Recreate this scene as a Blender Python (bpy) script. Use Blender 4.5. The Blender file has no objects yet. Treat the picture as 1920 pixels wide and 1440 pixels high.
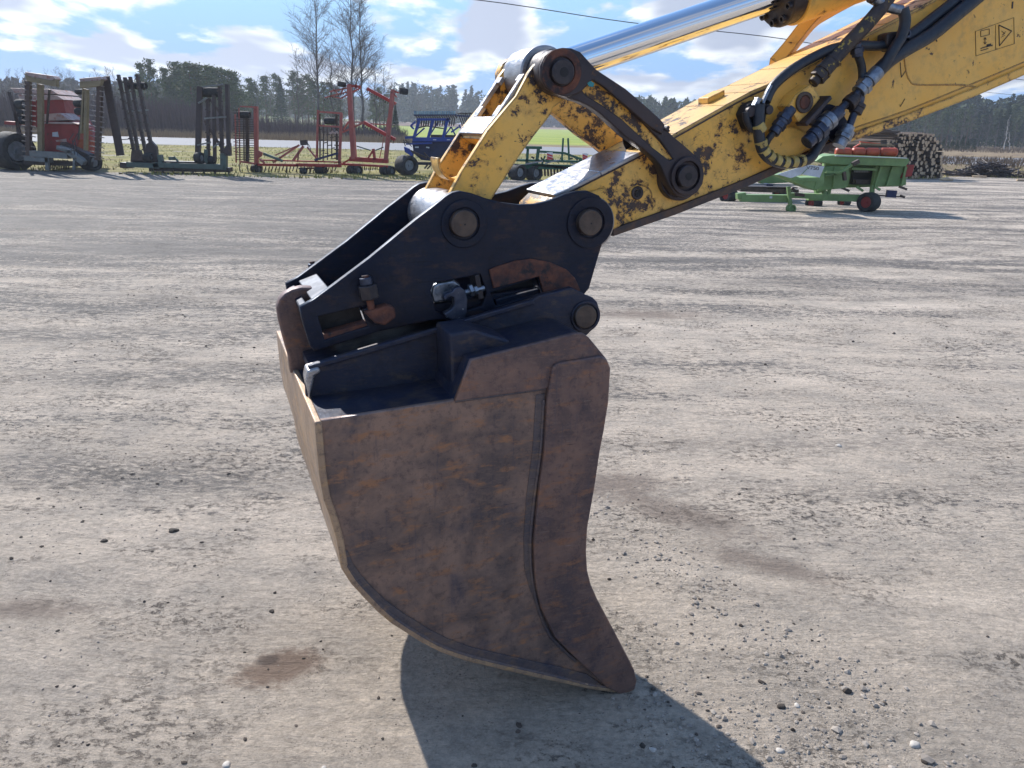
import bpy, bmesh, math, random
import numpy as np
from mathutils import Vector, Matrix
R = math.radians
sc = bpy.context.scene
col = sc.collection
random.seed(7)
rng = np.random.default_rng(11)

# ------------------------------------------------------------------ camera
FPX, CAMH, HZ, ROLL = 1500.0, 1.70, 243.0, R(1.4)
th = math.atan((720 - HZ) / FPX)
cf = Vector((0, math.cos(th), -math.sin(th)))
u0 = Vector((0, math.sin(th), math.cos(th)))
cr = Vector((1, 0, 0)) * math.cos(ROLL) + u0 * math.sin(ROLL)
cu = u0 * math.cos(ROLL) - Vector((1, 0, 0)) * math.sin(ROLL)
CP = Vector((0, 0, CAMH))
cam = bpy.data.cameras.new('camera')
cam.sensor_width = 36
cam.lens = 36 * FPX / 1920
cam.clip_start = 0.05
cam.clip_end = 6000
co = bpy.data.objects.new('camera', cam)
co.matrix_world = Matrix(((cr.x, cu.x, -cf.x, CP.x), (cr.y, cu.y, -cf.y, CP.y), (cr.z, cu.z, -cf.z, CP.z), (0, 0, 0, 1)))
col.objects.link(co)
sc.camera = co

# ------------------------------------------------------------------ light
SUN_AZ, SUN_EL = 36.0, 38.0          # degrees left of the view direction, above the horizon
sdir = Vector((-math.sin(R(SUN_AZ)) * math.cos(R(SUN_EL)), math.cos(R(SUN_AZ)) * math.cos(R(SUN_EL)), math.sin(R(SUN_EL))))
sl = bpy.data.lights.new('sun', 'SUN')
sl.energy = 4.7
sl.angle = R(0.53)
sl.color = (1.0, 0.955, 0.89)
so = bpy.data.objects.new('sun', sl)
so.rotation_euler = (-sdir).to_track_quat('-Z', 'Y').to_euler()
col.objects.link(so)
world = bpy.data.worlds.new('World')
sc.world = world
world.use_nodes = True

def N_(nt, t, **kw):
    n = nt.nodes.new(t)
    for k, v in kw.items():
        if k[0] == '_':
            setattr(n, k[1:], v)
        else:
            key = k.replace('__', ' ')
            n.inputs[int(key[1:]) if key[0] == 'i' and key[1:].isdigit() else key].default_value = v
    return n
def L_(nt, a, b): nt.links.new(a, b)
def math_(nt, op, a, b=None, c=None, clamp=False):
    n = nt.nodes.new('ShaderNodeMath'); n.operation = op; n.use_clamp = clamp
    for i, x in enumerate((a, b, c)):
        if x is None: continue
        if isinstance(x, (int, float)): n.inputs[i].default_value = x
        else: L_(nt, x, n.inputs[i])
    return n.outputs[0]
def maprange(nt, v, a, b, c=0.0, d=1.0, smooth=True):
    n = nt.nodes.new('ShaderNodeMapRange')
    if smooth: n.interpolation_type = 'SMOOTHSTEP'
    L_(nt, v, n.inputs[0])
    for i, x in enumerate((a, b, c, d)): n.inputs[i + 1].default_value = x
    return n.outputs[0]
def mixc(nt, f, a, b, mode='MIX'):
    n = nt.nodes.new('ShaderNodeMix'); n.data_type = 'RGBA'; n.blend_type = mode
    for i, x in ((0, f), (6, a), (7, b)):
        if isinstance(x, (int, float)): n.inputs[i].default_value = x
        elif isinstance(x, tuple): n.inputs[i].default_value = (*x[:3], 1)
        else: L_(nt, x, n.inputs[i])
    return n.outputs[2]
def noise(nt, vec, scale, detail=5, rough=0.55, dist=0.0):
    n = nt.nodes.new('ShaderNodeTexNoise'); n.inputs['Scale'].default_value = scale
    n.inputs['Detail'].default_value = detail; n.inputs['Roughness'].default_value = rough
    n.inputs['Distortion'].default_value = dist
    if vec is not None: L_(nt, vec, n.inputs['Vector'])
    return n.outputs['Fac']
def mapping(nt, vec, scale=(1, 1, 1), loc=(0, 0, 0), rot=(0, 0, 0)):
    n = nt.nodes.new('ShaderNodeMapping')
    n.inputs['Scale'].default_value = scale; n.inputs['Location'].default_value = loc; n.inputs['Rotation'].default_value = rot
    L_(nt, vec, n.inputs['Vector'])
    return n.outputs[0]

# sky: physical blue with a broken layer of cumulus above the whole place
nt = world.node_tree
bg = nt.nodes['Background']
sky = nt.nodes.new('ShaderNodeTexSky')
sky.sky_type = 'NISHITA'; sky.sun_disc = False
sky.sun_elevation = R(SUN_EL); sky.sun_rotation = R(-SUN_AZ)
sky.altitude = 60; sky.air_density = 1.3; sky.dust_density = 0.0; sky.ozone_density = 5.0
tc = nt.nodes.new('ShaderNodeTexCoord')
sep = nt.nodes.new('ShaderNodeSeparateXYZ'); L_(nt, tc.outputs['Generated'], sep.inputs[0])
zz = math_(nt, 'ADD', math_(nt, 'MAXIMUM', sep.outputs[2], 0.0), 0.16)
cx = math_(nt, 'DIVIDE', sep.outputs[0], zz); cy = math_(nt, 'DIVIDE', sep.outputs[1], zz)
comb = nt.nodes.new('ShaderNodeCombineXYZ'); L_(nt, cx, comb.inputs[0]); L_(nt, cy, comb.inputs[1])
pv = mapping(nt, comb.outputs[0], (1, 0.62, 1), (3.4, 1.7, 0))
n1 = noise(nt, pv, 1.7, 9, 0.54, 0.15)
n2 = noise(nt, mapping(nt, comb.outputs[0], (1, .62, 1), (3.43, 1.78, 0.02)), 1.7, 3, 0.5, 0.15)
thin = maprange(nt, sep.outputs[2], 0.10, 0.55, 0.0, 0.085)
cover = maprange(nt, math_(nt, 'SUBTRACT', n1, thin), 0.46, 0.54)
thick = maprange(nt, n2, 0.47, 0.60)
shade = math_(nt, 'MULTIPLY', maprange(nt, noise(nt, pv, 4.1, 6, .6), .42, .60), .55)
thick2 = math_(nt, 'MAXIMUM', thick, shade)
dot = nt.nodes.new('ShaderNodeVectorMath'); dot.operation = 'DOT_PRODUCT'
L_(nt, tc.outputs['Generated'], dot.inputs[0]); dot.inputs[1].default_value = tuple(sdir)
glow = maprange(nt, dot.outputs['Value'], 0.2, 1.0, 0.78, 1.25)
cloudc = mixc(nt, thick2, (4.9, 5.1, 5.3), (2.3, 2.6, 3.3))
sc_ = nt.nodes.new('ShaderNodeVectorMath'); sc_.operation = 'SCALE'; L_(nt, cloudc, sc_.inputs[0]); L_(nt, glow, sc_.inputs['Scale'])
lowhaze = maprange(nt, sep.outputs[2], -0.01, 0.42, 0.97, 0.0)
hz = mixc(nt, lowhaze, sky.outputs[0], (.85, 1.85, 3.8))
final = mixc(nt, cover, hz, sc_.outputs[0])
L_(nt, final, bg.inputs[0])
bg.inputs[1].default_value = 0.15
world.cycles.sampling_method = 'AUTOMATIC'
sc.view_settings.view_transform = 'Standard'
sc.view_settings.look = 'None'
sc.view_settings.gamma = 1
sc.view_settings.use_curve_mapping = False
sc.view_settings.exposure = 0.60

# ------------------------------------------------------------------ frames: a local system (u right, n depth, v up) standing in the place
def ray(px, py): return cf + cr * ((px - 960) / FPX) - cu * ((py - 720) / FPX)
def ground_pt(px, py, z=0.0):
    d = ray(px, py); return CP + d * ((z - CAMH) / d.z)
class Thing:
    def __init__(s, name, label, cat, O, az=0.0, group=None, kind=None):
        s.O = Vector(O); s.az = az
        s.U = Vector((math.cos(az), math.sin(az), 0)); s.N = Vector((-math.sin(az), math.cos(az), 0))
        s.root = bpy.data.objects.new(name, None); s.root.empty_display_size = 0.2
        s.root.location = O; s.root.rotation_euler = (0, 0, az); col.objects.link(s.root)
        tag(s.root, label, cat, group, kind)
    def P(s, px, py, n):
        d = ray(px, py); t = ((s.O - CP).dot(s.N) + n) / d.dot(s.N); p = CP + d * t - s.O
        return Vector((p.dot(s.U), n, p.z))
    def m(s, px, py, n, w):                 # metres spanned by w pixels there
        return (s.P(px + w, py, n) - s.P(px, py, n)).length
def tag(o, label=None, cat=None, group=None, kind=None):
    if label: o['label'] = label
    if cat: o['category'] = cat
    if group: o['group'] = group
    if kind: o['kind'] = kind
    return o

class MB:
    def __init__(s): s.v = []; s.f = []
    def add(s, vs, fs):
        b = len(s.v); s.v += [tuple(x) for x in vs]; s.f += [tuple(i + b for i in f) for f in fs]; return s
    def bar(s, p, q, w, d, ref=Vector((0, 1, 0))):
        p = Vector(p); q = Vector(q); a = (q - p)
        if a.length < 1e-6: return s
        a.normalize()
        if abs(a.dot(ref)) > .95: ref = Vector((0, 0, 1))
        e1 = a.cross(ref).normalized() * (w / 2); e2 = e1.cross(a).normalized() * (d / 2)
        vs = [x + i * e1 + j * e2 for x in (p, q) for i, j in ((-1, -1), (1, -1), (1, 1), (-1, 1))]
        return s.add(vs, [(0, 1, 2, 3), (7, 6, 5, 4), (0, 4, 5, 1), (1, 5, 6, 2), (2, 6, 7, 3), (3, 7, 4, 0)])
    def box(s, c, sz):
        c = Vector(c); return s.bar(c - Vector((sz[0] / 2, 0, 0)), c + Vector((sz[0] / 2, 0, 0)), sz[2], sz[1])
    def cyl(s, p, q, r, seg=20, r2=None, cap=True):
        p = Vector(p); q = Vector(q); a = (q - p).normalized(); ref = Vector((0, 0, 1)) if abs(a.z) < .9 else Vector((1, 0, 0))
        e1 = a.cross(ref).normalized(); e2 = a.cross(e1); r2 = r if r2 is None else r2
        vs = []
        for x, rr in ((p, r), (q, r2)):
            for i in range(seg):
                t = 2 * math.pi * i / seg; vs.append(x + e1 * math.cos(t) * rr + e2 * math.sin(t) * rr)
        fs = [(i, i + seg, (i + 1) % seg + seg, (i + 1) % seg) for i in range(seg)]
        if cap: fs += [tuple(range(seg)), tuple(range(2 * seg - 1, seg - 1, -1))]
        return s.add(vs, fs)
    def ring(s, p, q, r, ri, seg=24):       # hollow cylinder
        p = Vector(p); q = Vector(q); a = (q - p).normalized(); ref = Vector((0, 0, 1)) if abs(a.z) < .9 else Vector((1, 0, 0))
        e1 = a.cross(ref).normalized(); e2 = a.cross(e1); vs = []
        for x, rr in ((p, r), (q, r), (q, ri), (p, ri)):
            for i in range(seg):
                t = 2 * math.pi * i / seg; vs.append(x + e1 * math.cos(t) * rr + e2 * math.sin(t) * rr)
        fs = []
        for k in range(4):
            for i in range(seg):
                j = (i + 1) % seg; k2 = (k + 1) % 4
                fs.append((k * seg + i, k2 * seg + i, k2 * seg + j, k * seg + j))
        return s.add(vs, fs)
    def tube(s, pts, r, seg=8, smooth=4, radii=None, cap=True):
        pts = [Vector(p) for p in pts]
        if smooth > 1 and len(pts) > 2:
            out = []; rr = []
            for i in range(len(pts) - 1):
                a, b, c, d = pts[max(i - 1, 0)], pts[i], pts[i + 1], pts[min(i + 2, len(pts) - 1)]
                for k in range(smooth):
                    t = k / smooth
                    out.append(.5 * ((2 * b) + (-a + c) * t + (2 * a - 5 * b + 4 * c - d) * t * t + (-a + 3 * b - 3 * c + d) * t ** 3))
                    if radii: rr.append(radii[i] * (1 - t) + radii[i + 1] * t)
            out.append(pts[-1])
            if radii: rr.append(radii[-1]); radii = rr
            pts = out
        vs = []; n = len(pts); e1 = None
        for i, p in enumerate(pts):
            a = (pts[min(i + 1, n - 1)] - pts[max(i - 1, 0)]).normalized()
            if e1 is None:
                ref = Vector((0, 1, 0)) if abs(a.y) < .9 else Vector((1, 0, 0)); e1 = a.cross(ref).normalized()
            else:
                e1 = (e1 - a * e1.dot(a)).normalized()
            e2 = a.cross(e1); rad = radii[i] if radii else r
            for k in range(seg):
                t = 2 * math.pi * k / seg; vs.append(p + e1 * math.cos(t) * rad + e2 * math.sin(t) * rad)
        fs = [(i * seg + k, i * seg + (k + 1) % seg, (i + 1) * seg + (k + 1) % seg, (i + 1) * seg + k) for i in range(n - 1) for k in range(seg)]
        if cap: fs += [tuple(range(seg - 1, -1, -1)), tuple((n - 1) * seg + k for k in range(seg))]
        return s.add(vs, fs)
    def prism(s, poly, n0, n1):             # poly of local points, extruded along n
        k = len(poly); vs = [Vector((p[0], n0, p[2])) for p in poly] + [Vector((p[0], n1, p[2])) for p in poly]
        return s.add(vs, [tuple(range(k)), tuple(range(2 * k - 1, k - 1, -1))] + [(i, i + k, (i + 1) % k + k, (i + 1) % k) for i in range(k)])
    def obj(s, name, mat, root=None, bevel=0.0, smooth=False, seg=2, fix=True, kind=None):
        me = bpy.data.meshes.new(name)
        me.from_pydata(s.v, [], s.f)
        if fix:
            bm = bmesh.new(); bm.from_mesh(me); bmesh.ops.recalc_face_normals(bm, faces=bm.faces); bm.to_mesh(me); bm.free()
        if mat: me.materials.append(mat)
        if smooth:
            me.polygons.foreach_set('use_smooth', [True] * len(me.polygons))
            me.set_sharp_from_angle(angle=R(38))
        o = bpy.data.objects.new(name, me); col.objects.link(o)
        if root is not None: o.parent = root
        if bevel:
            b = o.modifiers.new('edge_bevel', 'BEVEL'); b.width = bevel; b.segments = seg; b.limit_method = 'ANGLE'; b.angle_limit = R(40)
            b.harden_normals = False
        if kind: o['kind'] = kind
        return o

def plate(T, name, mat, outline, n0, n1, holes=(), bev=0.003, root=None, src=None, smooth_outline=0):
    """steel plate cut to a pixel-free outline: outline in px read at depth src (default n0), holes too"""
    src = n0 if src is None else src
    cu_ = bpy.data.curves.new('c', 'CURVE'); cu_.dimensions = '2D'; cu_.fill_mode = 'BOTH'
    for pl in [outline] + list(holes):
        sp = cu_.splines.new('POLY'); sp.points.add(len(pl) - 1); sp.use_cyclic_u = True
        for i, q in enumerate(pl):
            p = T.P(q[0], q[1], src) if len(q) == 2 else Vector(q)
            sp.points[i].co = (p.x, p.z, 0, 1)
    cu_.extrude = max((n1 - n0) / 2 - bev, 1e-4); cu_.bevel_depth = bev; cu_.bevel_resolution = 1; cu_.offset = -bev
    ob = bpy.data.objects.new('c', cu_)
    me = bpy.data.meshes.new_from_object(ob)
    c = (n0 + n1) / 2
    n = len(me.vertices); a = np.empty(n * 3, 'f'); me.vertices.foreach_get('co', a); a = a.reshape(-1, 3)
    b = np.stack([a[:, 0], c - a[:, 2], a[:, 1]], 1).astype('f'); me.vertices.foreach_set('co', b.ravel())
    bm = bmesh.new(); bm.from_mesh(me); bmesh.ops.remove_doubles(bm, verts=bm.verts, dist=1e-5); bmesh.ops.recalc_face_normals(bm, faces=bm.faces); bm.to_mesh(me); bm.free()
    me.name = name; me.materials.clear(); me.materials.append(mat)
    bpy.data.objects.remove(ob); bpy.data.curves.remove(cu_)
    o = bpy.data.objects.new(name, me); col.objects.link(o); o.parent = root or T.root
    return o

# ------------------------------------------------------------------ materials
def base_mat(name):
    m = bpy.data.materials.new(name); m.use_nodes = True
    nt = m.node_tree; b = nt.nodes['Principled BSDF']
    tc = nt.nodes.new('ShaderNodeTexCoord')
    return m, nt, b, tc.outputs['Object']
def surf(name, c1, c2, scale=8, rough=.6, metal=0.0, bump=.15, spots=None, spot_scale=20, spot_lo=.58, spot_hi=.64, stretch=(1, 1, 1), rough2=None, bscale=None, bdist=.01, spec=.5):
    m, nt, b, v = base_mat(name)
    v = mapping(nt, v, stretch)
    f = maprange(nt, noise(nt, v, scale, 7, .62), .32, .68)
    c = mixc(nt, f, c1, c2)
    r = maprange(nt, noise(nt, v, scale * 2.3, 4), .3, .7, rough - .08, rough + .10)
    if spots:
        s = maprange(nt, noise(nt, v, spot_scale, 8, .66), spot_lo, spot_hi)
        c = mixc(nt, s, c, spots)
        rr = nt.nodes.new('ShaderNodeMix'); L_(nt, s, rr.inputs[0]); L_(nt, r, rr.inputs[2]); rr.inputs[3].default_value = rough2 or .85
        r = rr.outputs[0]
    L_(nt, c, b.inputs['Base Color']); L_(nt, r, b.inputs['Roughness']); b.inputs['Metallic'].default_value = metal
    b.inputs['Specular IOR Level'].default_value = spec
    if bump:
        bp = nt.nodes.new('ShaderNodeBump'); bp.inputs['Strength'].default_value = bump; bp.inputs['Distance'].default_value = bdist
        L_(nt, noise(nt, v, bscale or scale * 5, 6, .6), bp.inputs['Height']); L_(nt, bp.outputs[0], b.inputs['Normal'])
    return m

def worn_yellow(name, wear0=.0, wear1=.0, u0=-.2, u1=1.0, dark=(.045, .034, .036), base=(.83, .435, .065), scratches=True, pale=(.80, .48, .12), fine=1.0):
    """old yellow paint with chips down to dark steel; wear falls off along the arm from u0 to u1"""
    m, nt, b, v = base_mat(name)
    sp = nt.nodes.new('ShaderNodeSeparateXYZ'); L_(nt, v, sp.inputs[0])
    big = noise(nt, v, 5.5, 4, .6, .4)
    mid = noise(nt, v, 23 * fine, 10, .74, .2)
    wear = maprange(nt, sp.outputs[0], u0, u1, wear0, wear1)
    s = math_(nt, 'ADD', math_(nt, 'ADD', math_(nt, 'MULTIPLY', big, .40), math_(nt, 'MULTIPLY', mid, .70)), wear)
    chips = maprange(nt, s, .635, .65)
    fine_n = maprange(nt, math_(nt, 'ADD', noise(nt, v, 60, 5, .5), math_(nt, 'MULTIPLY', wear, .4)), .70, .715)
    chips = math_(nt, 'MAXIMUM', chips, fine_n)
    if scratches:
        sv = mapping(nt, v, (6, 6, 42), rot=(0, R(35), 0))
        scr = maprange(nt, math_(nt, 'ADD', noise(nt, sv, 2.4, 6, .6), math_(nt, 'MULTIPLY', wear, .55)), .70, .73)
        chips = math_(nt, 'MAXIMUM', chips, scr)
    be = nt.nodes.new('ShaderNodeBevel'); be.samples = 4; be.inputs['Radius'].default_value = .012
    ge = nt.nodes.new('ShaderNodeNewGeometry'); dt = nt.nodes.new('ShaderNodeVectorMath'); dt.operation = 'DOT_PRODUCT'
    L_(nt, be.outputs[0], dt.inputs[0]); L_(nt, ge.outputs['Normal'], dt.inputs[1])
    ed = math_(nt, 'ADD', math_(nt, 'MULTIPLY', math_(nt, 'SUBTRACT', 1.0, dt.outputs['Value']), 2.2), math_(nt, 'MULTIPLY', math_(nt, 'SUBTRACT', mid, .5), 1.4))
    chips = math_(nt, 'MAXIMUM', chips, maprange(nt, ed, .16 + .25 * (wear0 < 0), .22 + .25 * (wear0 < 0)))
    c = mixc(nt, maprange(nt, noise(nt, v, 3, 6, .6), .35, .7), base, pale)
    grime = maprange(nt, noise(nt, v, 26, 8, .7), .45, .75, 0, .45)
    c = mixc(nt, grime, c, (.34, .21, .08))
    c = mixc(nt, maprange(nt, s, .585, .635, 0, .55), c, (.36, .17, .045))
    rusty = mixc(nt, maprange(nt, noise(nt, v, 30, 6, .6), .4, .65), dark, (.10, .055, .035))
    c = mixc(nt, chips, c, rusty)
    L_(nt, c, b.inputs['Base Color'])
    rr = nt.nodes.new('ShaderNodeMix'); L_(nt, chips, rr.inputs[0]); rr.inputs[2].default_value = .42; rr.inputs[3].default_value = .6; L_(nt, rr.outputs[0], b.inputs['Roughness'])
    bp = nt.nodes.new('ShaderNodeBump'); bp.inputs['Strength'].default_value = .55; bp.inputs['Distance'].default_value = .0012
    h = math_(nt, 'ADD', math_(nt, 'MULTIPLY', chips, -1.0), math_(nt, 'MULTIPLY', noise(nt, v, 90, 4), .35))
    L_(nt, h, bp.inputs['Height']); L_(nt, bp.outputs[0], b.inputs['Normal'])
    return m

M = {}
M['stick'] = worn_yellow('yellow_paint_stick', .045, -.085, .40, .72)
M['flange'] = worn_yellow('yellow_paint_flange', .36, -.03, .35, 1.35)
M['link'] = worn_yellow('yellow_paint_link', .022, .030)
M['idler_web'] = worn_yellow('yellow_paint_idler', .07, .04, -.2, .3)
M['yellow'] = worn_yellow('yellow_paint_barrel', -.02, -.03)
M['topplate'] = worn_yellow('yellow_paint_top', .02, .0, base=(.66, .40, .12))
M['block'] = worn_yellow('yellow_paint_block', .0, .0, fine=2.0)
M['idler'] = surf('dark_worn_steel_idler', (.060, .043, .044), (.030, .028, .036), 6, .48, .35, .25, spots=(.14, .075, .045), spot_scale=24, spot_lo=.60, spot_hi=.70)
M['black'] = surf('black_painted_steel', (.003, .0065, .022), (.008, .010, .028), 4, .40, .1, .22, spots=(.034, .024, .026), spot_scale=9, spot_lo=.57, spot_hi=.74, rough2=.6)
M['rustpatch'] = surf('rusty_orange_steel', (.17, .060, .034), (.060, .030, .028), 26, .75, .1, .3, spots=(.03, .026, .03), spot_scale=14, spot_lo=.52, spot_hi=.62)
M['pin'] = surf('pin_steel', (.11, .082, .066), (.070, .052, .045), 28, .5, .5, .2, spots=(.20, .10, .05), spot_scale=50, spot_lo=.6, spot_hi=.68)
M['darkpin'] = surf('dark_pin_steel', (.032, .028, .034), (.055, .045, .046), 30, .45, .4, .15)
M['hole'] = surf('black_steel_and_bore_shade', (.006, .006, .008), (.010, .009, .011), 20, .6, 0, .1)  # near-black that stands in for the shade inside bores and slots
M['bare'] = surf('worn_bare_steel', (.42, .41, .42), (.26, .25, .26), 14, .34, .75, .12, stretch=(1, 1, 3))
M['silver'] = surf('zinc_fitting', (.30, .33, .38), (.14, .16, .20), 40, .35, .8, .1)
M['fitting'] = surf('dark_hydraulic_fitting', (.035, .045, .075), (.075, .085, .12), 45, .38, .6, .15, spots=(.34, .38, .44), spot_scale=60, spot_lo=.62, spot_hi=.68, rough2=.35)
M['rubber'] = surf('black_rubber_hose', (.012, .016, .026), (.020, .024, .034), 30, .42, 0, .15)
M['wrap'] = surf('yellow_spiral_wrap', (.50, .38, .12), (.34, .25, .08), 30, .5, 0, .1, spots=(.10, .08, .05), spot_scale=40)
M['oldtube'] = surf('corroded_tube', (.040, .035, .040), (.075, .055, .045), 30, .6, .3, .3, spots=(.42, .30, .07), spot_scale=45, spot_lo=.56, spot_hi=.62)
M['decal'] = surf('black_print', (.018, .015, .012), (.03, .025, .02), 30, .6, 0, 0)
M['teal'] = surf('teal_paint_fleck', (.03, .22, .24), (.05, .28, .28), 30, .6, 0, 0)
def chrome():
    m, nt, b, v = base_mat('polished_chrome')
    b.inputs['Base Color'].default_value = (.80, .82, .85, 1); b.inputs['Metallic'].default_value = 1
    L_(nt, maprange(nt, noise(nt, mapping(nt, v, (1, 1, 1)), 25, 5), .3, .7, .05, .13), b.inputs['Roughness'])
    return m
M['chrome'] = chrome()

def bucket_mat(name, c1, c2, c3, dark, k=1.0):
    m, nt, b, v = base_mat(name)
    sv = mapping(nt, v, (1.6, 1.6, 1.6), rot=(0, R(12), 0))
    c = mixc(nt, maprange(nt, noise(nt, sv, 3.0, 9, .66, .35), .36, .64), c1, c2)
    c = mixc(nt, maprange(nt, noise(nt, mapping(nt, v, (5, 5, 14), rot=(0, R(8), 0)), 2.2, 9, .7, .2), .51, .66), c, c3)
    c = mixc(nt, maprange(nt, noise(nt, mapping(nt, v, (1, 1, 1), (5, 2, 1)), 4.2, 7, .6, .5), .53, .70, 0, .85), c, dark)
    c = mixc(nt, maprange(nt, noise(nt, v, 120, 4, .7), .60, .72, 0, .5), c, (.22 * k, .16 * k, .12 * k))
    # fine grain of pitting and rubbed streaks
    c = mixc(nt, maprange(nt, noise(nt, mapping(nt, v, (14, 14, 60), rot=(0, R(6), 0)), 2.2, 8, .75), .50, .66, 0, .38), c, (.24 * k, .165 * k, .135 * k))
    c = mixc(nt, maprange(nt, noise(nt, v, 48, 9, .8), .50, .62, 0, .45), c, (.050 * k, .040 * k, .046 * k))
    c = mixc(nt, maprange(nt, noise(nt, mapping(nt, v, (50, 50, 4), rot=(0, R(4), 0)), 1.6, 6, .7), .56, .70, 0, .35), c, (.055 * k, .058 * k, .085 * k))
    sc2 = maprange(nt, noise(nt, mapping(nt, v, (5, 5, 120), rot=(0, R(25), 0)), 3, 2, .4), .74, .76, 0, .6)
    c = mixc(nt, sc2, c, (.30 * k, .26 * k, .24 * k))
    # scratches, each a thin stretched stroke
    scr = maprange(nt, noise(nt, mapping(nt, v, (3, 3, 90), rot=(0, R(-32), 0)), 3, 2, .4), .73, .76, 0, .75)
    c = mixc(nt, scr, c, (.030 * k, .020 * k, .022 * k))
    L_(nt, c, b.inputs['Base Color'])
    L_(nt, maprange(nt, noise(nt, v, 9, 6), .3, .7, .36, .62), b.inputs['Roughness'])
    b.inputs['Metallic'].default_value = .32
    b.inputs['Specular Tint'].default_value = (.8, .88, 1, 1)
    bp = nt.nodes.new('ShaderNodeBump'); bp.inputs['Strength'].default_value = .5; bp.inputs['Distance'].default_value = .002
    L_(nt, math_(nt, 'ADD', noise(nt, v, 70, 6, .65), math_(nt, 'MULTIPLY', noise(nt, v, 6, 3), 2.0)), bp.inputs['Height']); L_(nt, bp.outputs[0], b.inputs['Normal'])
    return m
M['bucket'] = bucket_mat('rusty_bucket_steel', (.300, .190, .140), (.120, .088, .080), (.32, .160, .085), (.050, .054, .080))
M['bucket_wear'] = bucket_mat('rusty_wear_plate', (.225, .135, .105), (.110, .074, .070), (.27, .130, .075), (.055, .050, .068))
M['bucket_shell'] = bucket_mat('sunlit_bucket_shell', (.46, .31, .19), (.32, .22, .15), (.52, .32, .15), (.16, .12, .10))  # paler than the side steel: sunlight on the outer shell put into the colour
M['bucket_top'] = bucket_mat('dark_bucket_top', (.016, .021, .046), (.034, .034, .050), (.075, .055, .050), (.008, .012, .034), .35)
M['rim'] = bucket_mat('scuffed_rim_steel', (.150, .112, .100), (.078, .070, .084), (.24, .15, .09), (.045, .050, .080))

def haze_box():
    b = MB(); b.add([(x, y, z) for z in (-1.9, 30) for y in (-1500, 1500) for x in (-1500, 1500)], [(0, 1, 3, 2), (4, 6, 7, 5), (0, 4, 5, 1), (2, 3, 7, 6), (0, 2, 6, 4), (1, 5, 7, 3)])
    m = bpy.data.materials.new('haze'); m.use_nodes = True; nt = m.node_tree; nt.nodes.clear()
    o = nt.nodes.new('ShaderNodeOutputMaterial'); v = nt.nodes.new('ShaderNodeVolumePrincipled'); v.inputs['Color'].default_value = (.80, .88, 1, 1); v.inputs['Density'].default_value = .00055; v.inputs['Anisotropy'].default_value = .3
    L_(nt, v.outputs[0], o.inputs['Volume']); ob = b.obj('haze', m, kind='stuff'); tag(ob, 'thin spring haze that pales the far treelines', 'haze'); return ob
M['black'] = bucket_mat('oily_black_steel', (.0055, .009, .025), (.014, .013, .024), (.040, .024, .024), (.0025, .005, .018), .13)
# ------------------------------------------------------------------ value noise for relief
def vn(x, y, seed=0):
    xi = np.floor(x).astype(np.int64); yi = np.floor(y).astype(np.int64); fx = x - xi; fy = y - yi
    fx = fx * fx * (3 - 2 * fx); fy = fy * fy * (3 - 2 * fy)
    def h(a, b):
        n = (a * 374761393 + b * 668265263 + seed * 974711) & 0xffffffff
        n = ((n ^ (n >> 13)) * 1274126177) & 0xffffffff
        return ((n ^ (n >> 16)) & 0xffff) / 65535.0
    return (h(xi, yi) * (1 - fx) + h(xi + 1, yi) * fx) * (1 - fy) + (h(xi, yi + 1) * (1 - fx) + h(xi + 1, yi + 1) * fx) * fy - .5
def fbm(x, y, seed=0, o=4):
    s = 0; a = 1
    for i in range(o): s = s + a * vn(x * 2 ** i, y * 2 ** i, seed + i); a *= .5
    return s
def np_mesh(name, v, f, mat, smooth=False, kind=None, root=None):
    me = bpy.data.meshes.new(name); v = np.asarray(v, 'f'); f = np.asarray(f, 'i'); k = f.shape[1]
    me.vertices.add(len(v)); me.vertices.foreach_set('co', v.ravel())
    me.loops.add(f.size); me.loops.foreach_set('vertex_index', f.ravel())
    me.polygons.add(len(f)); me.polygons.foreach_set('loop_start', np.arange(0, f.size, k, dtype='i'))
    me.polygons.foreach_set('use_smooth', np.full(len(f), smooth))
    me.update(calc_edges=True); me.validate()
    if mat: me.materials.append(mat)
    o = bpy.data.objects.new(name, me); col.objects.link(o)
    if kind: o['kind'] = kind
    if root: o.parent = root
    return o
def grid_faces(nr, nc, wrap=False):
    i = np.arange(nr - 1)[:, None]; j = np.arange(nc if wrap else nc - 1)[None, :]; j2 = (j + 1) % nc
    a = i * nc + j; b = i * nc + j2; c = (i + 1) * nc + j2; d = (i + 1) * nc + j
    return np.stack([a, b, c, d], -1).reshape(-1, 4)

def verge_edge(x): return 26.0 + np.clip(x + 14, 0, 60) * .10 + np.clip(x - 6, 0, 14) * .62 + np.clip(x - 20, 0, 60) * .10 + 1.6 * fbm(x * .22, 0 * x + 3, 70, 3)
def yard_h(x, y):
    r = np.hypot(x, y); fade = np.clip((75 - r) / 40, 0, 1)
    z = .030 * fbm(x * .16 + 3, y * .75, 1, 3) + .016 * fbm(x * .35 + .6 * vn(x * .3, y * .3, 30), y * 2.1, 5, 3)
    z += .011 * fbm(x * 2.6, y * 6.0, 9, 3) * np.clip(1.2 - r / 14, 0, 1) + .0045 * fbm(x * 11, y * 15, 15, 2) * np.clip(1 - r / 7, 0, 1)
    rut = np.clip(fbm(x * .22 + 1.2 * vn(x * .1, y * .2, 44), y * 1.15 + .4 * vn(x * .3, y * .1, 41), 21, 3) - .18, 0, 1)
    z -= .085 * rut * np.clip((r - 4) / 4, .15, 1)
    d = np.hypot(x - 0.39, y - 2.155); z *= np.clip(d / .9, .15, 1)
    return z * fade - .004
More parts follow.
